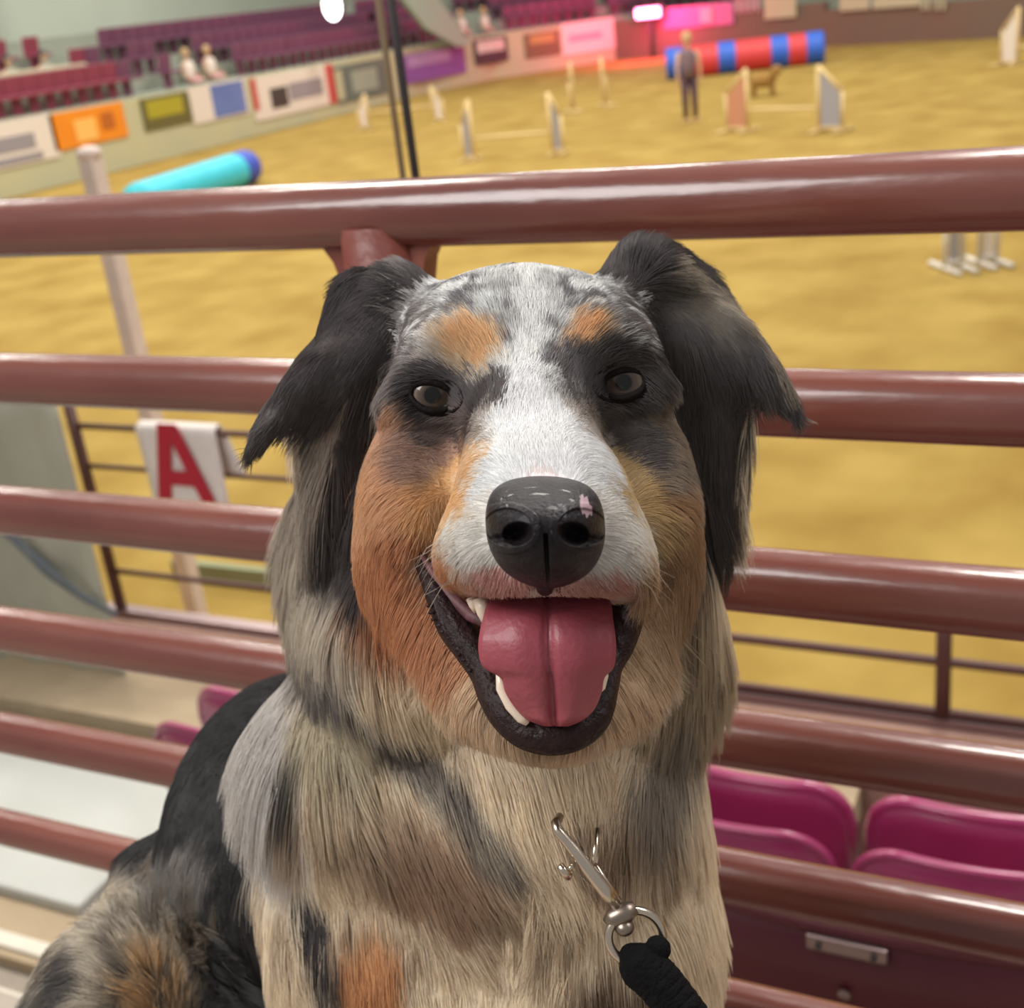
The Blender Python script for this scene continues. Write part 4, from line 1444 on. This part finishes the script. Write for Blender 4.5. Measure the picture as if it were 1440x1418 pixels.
# ---- eyes
def eye_mat():
    m = bpy.data.materials.new('dog_eye')
    m.use_nodes = True
    nt = m.node_tree; b = nt.nodes['Principled BSDF']
    tc = nt.nodes.new('ShaderNodeTexCoord')
    gr = nt.nodes.new('ShaderNodeVectorMath'); gr.operation = 'LENGTH'
    mp = nt.nodes.new('ShaderNodeMapping'); mp.inputs['Scale'].default_value = (1, 1, 0)
    nt.links.new(tc.outputs['Object'], mp.inputs[0]); nt.links.new(mp.outputs[0], gr.inputs[0])
    r = nt.nodes.new('ShaderNodeValToRGB')
    mr = nt.nodes.new('ShaderNodeMapRange'); mr.inputs['From Max'].default_value = .0108
    nt.links.new(gr.outputs['Value'], mr.inputs['Value'])
    nt.links.new(mr.outputs[0], r.inputs[0])
    e = r.color_ramp.elements
    e[0].position = .27; e[0].color = srgb(5, 4, 4)
    e[1].position = .33; e[1].color = srgb(62, 50, 44)
    for ps, c in ((.50, srgb(84, 72, 62)), (.62, srgb(112, 98, 86)), (.70, srgb(26, 20, 18))):
        q = e.new(ps); q.color = c
    nt.links.new(r.outputs[0], b.inputs['Base Color'])
    b.inputs['Roughness'].default_value = .25
    b.inputs['Coat Weight'].default_value = .7
    b.inputs['Specular IOR Level'].default_value = .15
    b.inputs['Coat Roughness'].default_value = .03
    return m


EM = eye_mat()
LID = mat('dark_eyelid_skin', srgb(24, 18, 18), .7, bump=.2, bscale=300, spec=.15)
for ex, ey, ew in ((608, 556, .4750), (877, 538, .4762)):
    c = mm(ex, ey, ew + .0125)
    me2 = bpy.data.meshes.new('eye')
    b2 = bmesh.new(); bmesh.ops.create_uvsphere(b2, u_segments=48, v_segments=32, radius=.0125)
    b2.to_mesh(me2); b2.free()
    o = link('eye', me2, EM, None, True)
    wc = to_world(c)
    zax = Vector(tuple(CAM - wc)).normalized()
    rot = zax.to_track_quat('Z', 'Y')
    o.parent = dog
    o.location = Vector(tuple(wc)) - root_loc
    o.rotation_euler = rot.to_euler()
    # lids: almond ring around the ball
    side = -1 if ex < 740 else 1
    ring = []
    for k in range(40):
        a = 2 * math.pi * k / 40
        dxp = math.cos(a) * 31
        dyp = -math.sin(a) * (19 if math.sin(a) > 0 else 22) + (4 if side < 0 else -4) * math.cos(a)
        d_ = math.hypot(dxp, dyp) / F * ew
        ring.append(to_world(mm(ex + dxp, ey + dyp, ew + .0125 - math.sqrt(max(0, .0125 ** 2 - d_ ** 2)) - .0006)))
    sk_ = bmesh.new()
    lv = [[], [], [], []]
    for k in range(40):
        a = 2 * math.pi * k / 40
        for q_, m_ in enumerate((1.0, 1.2, 1.4, 1.6)):
            dxp = math.cos(a) * 31 * m_
            dyp = -math.sin(a) * 21 * m_ + (4 if side < 0 else -4) * math.cos(a)
            d_ = math.hypot(dxp, dyp) / F * ew
            ball_w = .0125 - math.sqrt(.0125 ** 2 - d_ ** 2) - .0006 if d_ < .0121 else 9
            skin_w = hit(ex + dxp, ey + dyp)[2] - ew - .0003
            dz_ = ball_w if q_ == 0 else min(ball_w, skin_w) if q_ < 3 else skin_w + .003
            lv[q_].append(sk_.verts.new(tuple(to_world(mm(ex + dxp, ey + dyp, ew + dz_)))))
    for q_ in (0, 1, 2):
        for k in range(40):
            sk_.faces.new((lv[q_][k], lv[q_][(k + 1) % 40], lv[q_ + 1][(k + 1) % 40], lv[q_ + 1][k]))
    link('eyelid_skin', sk_, LID, dog, True)
    link('eyelid', tube(ring, [.0017 if math.sin(2 * math.pi * k / 40) > 0 else .0012 for k in range(40)], 10, closed=True), LID, dog, True)

# ---- nose leather with nostrils
nb = bmesh.new()
bmesh.ops.create_uvsphere(nb, u_segments=220, v_segments=150, radius=1)
for v in nb.verts:
    x, y, z = v.co          # x right, y up, z towards camera
    # outline: wide rounded top, tapering to the philtrum below
    r_xy = math.hypot(x, y)
    if r_xy > 1e-6:
        sq = r_xy / (x ** 4 + y ** 4) ** .25
        x, y = x * (1 + (sq - 1) * .5), y * (1 + (sq - 1) * .35)
    tw = 1.0 - .22 * max(0, -y) ** 2.2 + .03 * max(0, y)
    X = x * 84 * tw
    Yd = -y * (74 if y > 0 else 86)
    if y < -.75: Yd += 0
    depth = z * .024
    # top plane folds back over the bridge
    dpt = .384 - depth + max(0, y) ** 2 * .012
    # nostrils
    for s in (-1, 1):
        d = math.hypot((x - s * .47) / .27, (y + .10 + .10 * (abs(x) - .5)) / .21)
        if d < 1 and z > 0: dpt += .010 * (1 - d * d) ** 1.2
        d2 = math.hypot((abs(x) - .78) / .22, (y + .18) / .10)
        if d2 < 1 and z > 0 and s == (1 if x > 0 else -1): dpt += .005 * (1 - d2)
        d3 = math.hypot((abs(x) - .62) / .40, (y - .02) / .34)
        if 1 < d3 < 1.35 and z > 0 and s == (1 if x > 0 else -1): dpt -= .0011
    if abs(x) < .05 and z > 0 and y < -.1: dpt += .003 * (1 - abs(x) / .05)
    v.co = Vector(tuple(to_world(mm(767 + X - 4 * y, 742 + Yd, dpt))))
NOSE = mat('black_nose_leather', srgb(20, 17, 19), .42, 0, .2, 240, srgb(36, 31, 35), .22, 700, spec=.16, coat=.08)
nose = link('nose', nb, NOSE, dog, True)
link('philtrum', tube([to_world(mm(764, 800, .3815)), to_world(mm(765, 815, .3835)), to_world(mm(767, 829, .388))], [.0044, .0038, .0026], 10), NOSE, nose, True)
nose.data.materials.append(mat('pink_nose_spot', srgb(150, 122, 130), .5, spec=.5))
for pf in nose.data.polygons:
    q = to_frame(np.array(pf.center) + np.array(nose.matrix_parent_inverse.translation) * 0)
    qx, qy = 720 + F * q[0] / q[2], 709 - F * q[1] / q[2]
    if q[2] < .385 and math.hypot((qx - 823 - .25 * (qy - 712)) / 8, (qy - 712) / 15) < 1 + .15 * math.sin(qx * .9):
        pf.material_index = 1

# ---- mouth: lips, tongue, teeth
LIP = mat('black_lip', srgb(30, 18, 18), .45, 0, .3, 160, srgb(44, 26, 26), .3, 350, spec=.2)
lp = [(579, 766, .470, .0018), (597, 800, .464, .0030), (616, 842, .457, .0044), (637, 880, .452, .0060), (662, 914, .445, .0060), (682, 944, .438, .0058), (695, 976, .430, .0060),
      (713, 1004, .423, .0064), (742, 1027, .419, .0068), (778, 1034, .417, .0070), (812, 1026, .419, .0066), (836, 1004, .423, .0062), (847, 970, .430, .0056), (856, 936, .438, .0052), (866, 905, .444, .0070), (873, 872, .448, .0082), (876, 840, .454, .0080)]
# resample smooth
P0 = np.array([[*mm(a, b, c), r] for a, b, c, r in lp])
tt_ = np.linspace(0, len(lp) - 1, 90)
def cat(P, t):
    i = int(min(t, len(P) - 1.0001)); f = t - i
    p0, p1, p2, p3 = P[max(i - 1, 0)], P[i], P[i + 1], P[min(i + 2, len(P) - 1)]
    return .5 * (2 * p1 + (p2 - p0) * f + (2 * p0 - 5 * p1 + 4 * p2 - p3) * f * f + (3 * p1 - p0 - 3 * p2 + p3) * f ** 3)
S = np.array([cat(P0, t) for t in tt_])
link('lower_lip', tube([to_world(s[:3]) for s in S], list(S[:, 3]), 14), LIP, dog, True)
cb = bmesh.new()
for t in list(np.linspace(2.2, 4.9, 12)) + list(np.linspace(13.6, 15.8, 11)):
    s = cat(P0, t)
    x_, y_ = 720 + F * s[0] / s[2], 709 - F * s[1] / s[2]
    sd = -1 if t < 8 else 1
    a_ = to_world(mm(x_ + sd * 10, y_ + 1, s[2] - .003)); b_ = to_world(mm(x_ + sd * (19 + 5 * rng.random()), y_ + 3, s[2] - .0045))
    add_tube(cb, [a_, b_], [.0017 * rng.uniform(.6, 1.2), .0004], 7)
link('lip_fringe', cb, LIP, dog, True, kind='stuff')
# gum line and mouth lining on the left
GUM = mat('pink_gum', srgb(120, 70, 74), .6, coat=.0, col2=srgb(52, 32, 34), scale=220)
gp_ = [(592, 778, .463), (612, 812, .459), (636, 842, .455), (662, 866, .448), (690, 880, .44)]
link('gum', tube([to_world(mm(*q)) for q in gp_], [.001, .0017, .0022, .0024, .002], 10), GUM, dog, True)
link('mouth_lining', add_ball(bmesh.new(), to_world(mm(772, 900, .462)), .030, 24, (.85, .35, 1.1)), mat('dark_mouth_lining', srgb(70, 28, 32), .5), dog, True)
# upper teeth behind the left flew
TOOTH = mat('ivory_tooth', srgb(232, 212, 190), .3, coat=.4)
for (x0, y0, x1, y1, w_, r) in ((676, 842, 684, 882, .421, .0030), (664, 842, 668, 862, .428, .0022)):
    link('tooth', tube([to_world(mm(x0, y0, w_)), to_world(mm((x0 + x1) / 2 + 1, (y0 + y1) / 2, w_ - .001)), to_world(mm(x1, y1, w_))], [r, r * .85, r * .25], 10), TOOTH, dog, True)
# lower canines and tooth row rims
for pl_ in ([(702, 944), (706, 968), (718, 992), (734, 1010), (742, 1018)], [(849, 934), (847, 950), (843, 966), (838, 976)]):
    n_ = len(pl_)
    link('tooth', tube([to_world(mm(a, b, .4115)) for a, b in pl_], [.0012] + [.0021] * (n_ - 2) + [.001], 10), TOOTH, dog, True)

# tongue: broad wet slab with a central groove, drawn over the lower teeth
tb = bmesh.new()
rows_t = [  # y, left, right, w centre, w edge extra
    (820, 712, 838, .418, .004), (845, 688, 858, .408, .006), (870, 679, 862, .4015, .006), (900, 673, 866, .398, .006), (925, 674, 866, .3975, .006), (941, 682, 862, .3980, .006),
    (954, 704, 850, .3992, .005), (975, 711, 846, .4015, .0045), (998, 726, 836, .4045, .004), (1013, 742, 820, .406, .004), (1022, 764, 800, .409, .003)]
RT = np.array(rows_t, float)
NR, NCn = 60, 28
gr_ = {}
for a in range(NR + 1):
    s = cat(RT, a / NR * (len(RT) - 1))
    yy, xl, xr2, wc_, we = s
    gc = .5 + .03
    for b in range(NCn + 1):
        u = b / NCn
        xx = xl + (xr2 - xl) * u
        cx_ = abs(2 * u - 1)
        bulge = we * cx_ ** 2.2
        groove = .0032 * math.exp(-((xx - (768 + (yy - 840) * .06)) / 5.0) ** 2)
        pil = -.0016 * math.exp(-((cx_ - .45) / .3) ** 2)
        gr_[0, a, b] = tb.verts.new(tuple(to_world(mm(xx, yy, wc_ + bulge + groove + pil))))
        gr_[1, a, b] = tb.verts.new(tuple(to_world(mm(768 + (xx - 768) * .93, yy - 3, wc_ + .012 - .003 * cx_))))
for a in range(NR):
    for b in range(NCn):
        tb.faces.new((gr_[0, a, b], gr_[0, a + 1, b], gr_[0, a + 1, b + 1], gr_[0, a, b + 1]))
        tb.faces.new((gr_[1, a, b], gr_[1, a, b + 1], gr_[1, a + 1, b + 1], gr_[1, a + 1, b]))
    for b in (0, NCn):
        tb.faces.new((gr_[0, a, b], gr_[0, a + 1, b], gr_[1, a + 1, b], gr_[1, a, b]))
for b in range(NCn):
    for a in (0, NR):
        tb.faces.new((gr_[0, a, b], gr_[0, a, b + 1], gr_[1, a, b + 1], gr_[1, a, b]))
TONGUE = mat('wet_pink_tongue', srgb(160, 76, 86), .5, 0, .2, 30, srgb(142, 60, 72), .12, 420, coat=.12)
TONGUE.node_tree.nodes['Principled BSDF'].inputs['Subsurface Weight'].default_value = .15
TONGUE.node_tree.nodes['Principled BSDF'].inputs['Subsurface Scale'].default_value = .004
link('tongue', tb, TONGUE, dog, True)

# whiskers
wk = bmesh.new()
for i in range(26):
    s = -1 if i < 13 else 1
    x0 = 650 - rng.uniform(0, 30) if s < 0 else 880 + rng.uniform(0, 25)
    y0 = rng.uniform(755, 815)
    p, n, w_ = hit(x0, y0)
    if p is None: continue
    pp_ = [to_world(mm(x0, y0, w_)), to_world(mm(x0 + s * 22, y0 + 14, w_ - .006)), to_world(mm(x0 + s * 46, y0 + rng.uniform(25, 60), w_ - .004))]
    add_tube(wk, pp_, [.00014, .00011, .00004], 4)
link('whiskers', wk, mat('whisker', srgb(170, 150, 130), .5), dog, kind='stuff')

# ---- leash: snap hook, swivel, ring and black braided cord
CHROME = mat('polished_nickel', srgb(205, 192, 176), .22, 1.0)
def sp_(x, y, dw=-.012):
    p, n, w_ = hit(min(max(x, 0), 1100), min(y, 1400))
    return (w_ if w_ else .52) + dw
wh = min(sp_(790, 1170, 0), sp_(830, 1230, 0), sp_(880, 1300, 0)) - .034
lc = to_world(mm(890, 1310, wh))
leash = empty('leash', lc, 'leash with silver snap hook and ring on a black braided cord at the dog chest', 'leash')
hook = bmesh.new()
add_tube(hook, [to_world(mm(*q)) for q in [(868, 1278, wh), (850, 1252, wh - .001), (830, 1226, wh - .001), (806, 1194, wh), (796, 1182, wh + .001), (784, 1168, wh + .001), (781, 1158, wh + .003), (788, 1148, wh + .007)]],
         [.0022, .0027, .0026, .0024, .0022, .0022, .0020, .0016], 14)
sn = link('snap_hook', hook, CHROME, leash, True)
link('gate_bar', tube([to_world(mm(*q)) for q in [(872, 1268, wh + .001), (852, 1240, wh + .002), (834, 1216, wh + .002)]], [.0011, .0011, .0016], 10), CHROME, sn, True)
link('gate_tip', tube([to_world(mm(*q)) for q in [(834, 1218, wh + .002), (838, 1190, wh + .006), (840, 1165, wh + .010)]], [.0016, .0013, .0009], 10), CHROME, sn, True)
link('thumb_lever', tube([to_world(mm(*q)) for q in [(787, 1217, wh - .001), (794, 1227, wh - .001), (801, 1234, wh)]], [.0015, .0019, .0016], 10), CHROME, sn, True)
link('lever_stem', tube([to_world(mm(*q)) for q in [(798, 1226, wh), (806, 1216, wh)]], [.001, .001], 8), CHROME, sn, True)
sw_ = bmesh.new()
add_tube(sw_, [to_world(mm(*q)) for q in [(856, 1300, wh), (862, 1292, wh), (880, 1284, wh), (894, 1276, wh)]], [.0030, .0040, .0042, .0026], 14)
add_ball(sw_, to_world(mm(878, 1304, wh - .001)), .0040, 14, (1, 1, .8))
link('swivel', sw_, mat('dull_nickel', srgb(140, 128, 116), .35, .9), leash, True)
rc = (894, 1318)
ring_pts = []
for k in range(48):
    a = 2 * math.pi * k / 48
    ring_pts.append(to_world(mm(rc[0] + 38 * math.cos(a), rc[1] + 37 * math.sin(a), wh + .002 * math.cos(a))))
link('ring', tube(ring_pts, .00175, 12, closed=True), CHROME, leash, True)
cord_m = mat('black_braided_cord', srgb(12, 11, 12), .9, spec=.15, bump=.4, bscale=400)
path = [(890, 1352, wh), (905, 1362, wh - .002), (925, 1380, wh - .004), (950, 1412, wh - .006), (985, 1460, wh - .01), (1040, 1540, wh - .02), (1120, 1660, wh - .05)]
PA = np.array([[*mm(*q), 0] for q in path])
for ph0 in range(4):
    pts_ = []
    for k in range(240):
        t = k / 239 * (len(path) - 1)
        c_ = cat(PA, t)[:3]
        c2 = cat(PA, min(t + .05, len(path) - 1.001))[:3] - c_
        if np.linalg.norm(c2) < 1e-6: c2 = np.array([.5, -.6, 0])
        c2 /= np.linalg.norm(c2)
        n1_ = np.cross(c2, [0, 0, 1.0]); n1_ /= np.linalg.norm(n1_); n2_ = np.cross(c2, n1_)
        a = (ph0 * math.pi / 2) + (1 if ph0 % 2 else -1) * t * 9
        rad = .0050 * min(1, .55 + t * .6)
        pts_.append(to_world(c_ + (n1_ * math.cos(a) + n2_ * math.sin(a)) * rad))
    link('strand', tube(pts_, .0042, 10), cord_m, leash, True)
kb = bmesh.new()
for q, r in (((890, 1348), .0058), ((925, 1335), .0052), ((908, 1350), .0062), ((912, 1370), .0064)):
    add_ball(kb, to_world(mm(q[0], q[1], wh - .001)), r, 14)
link('knot', kb, cord_m, leash, True)
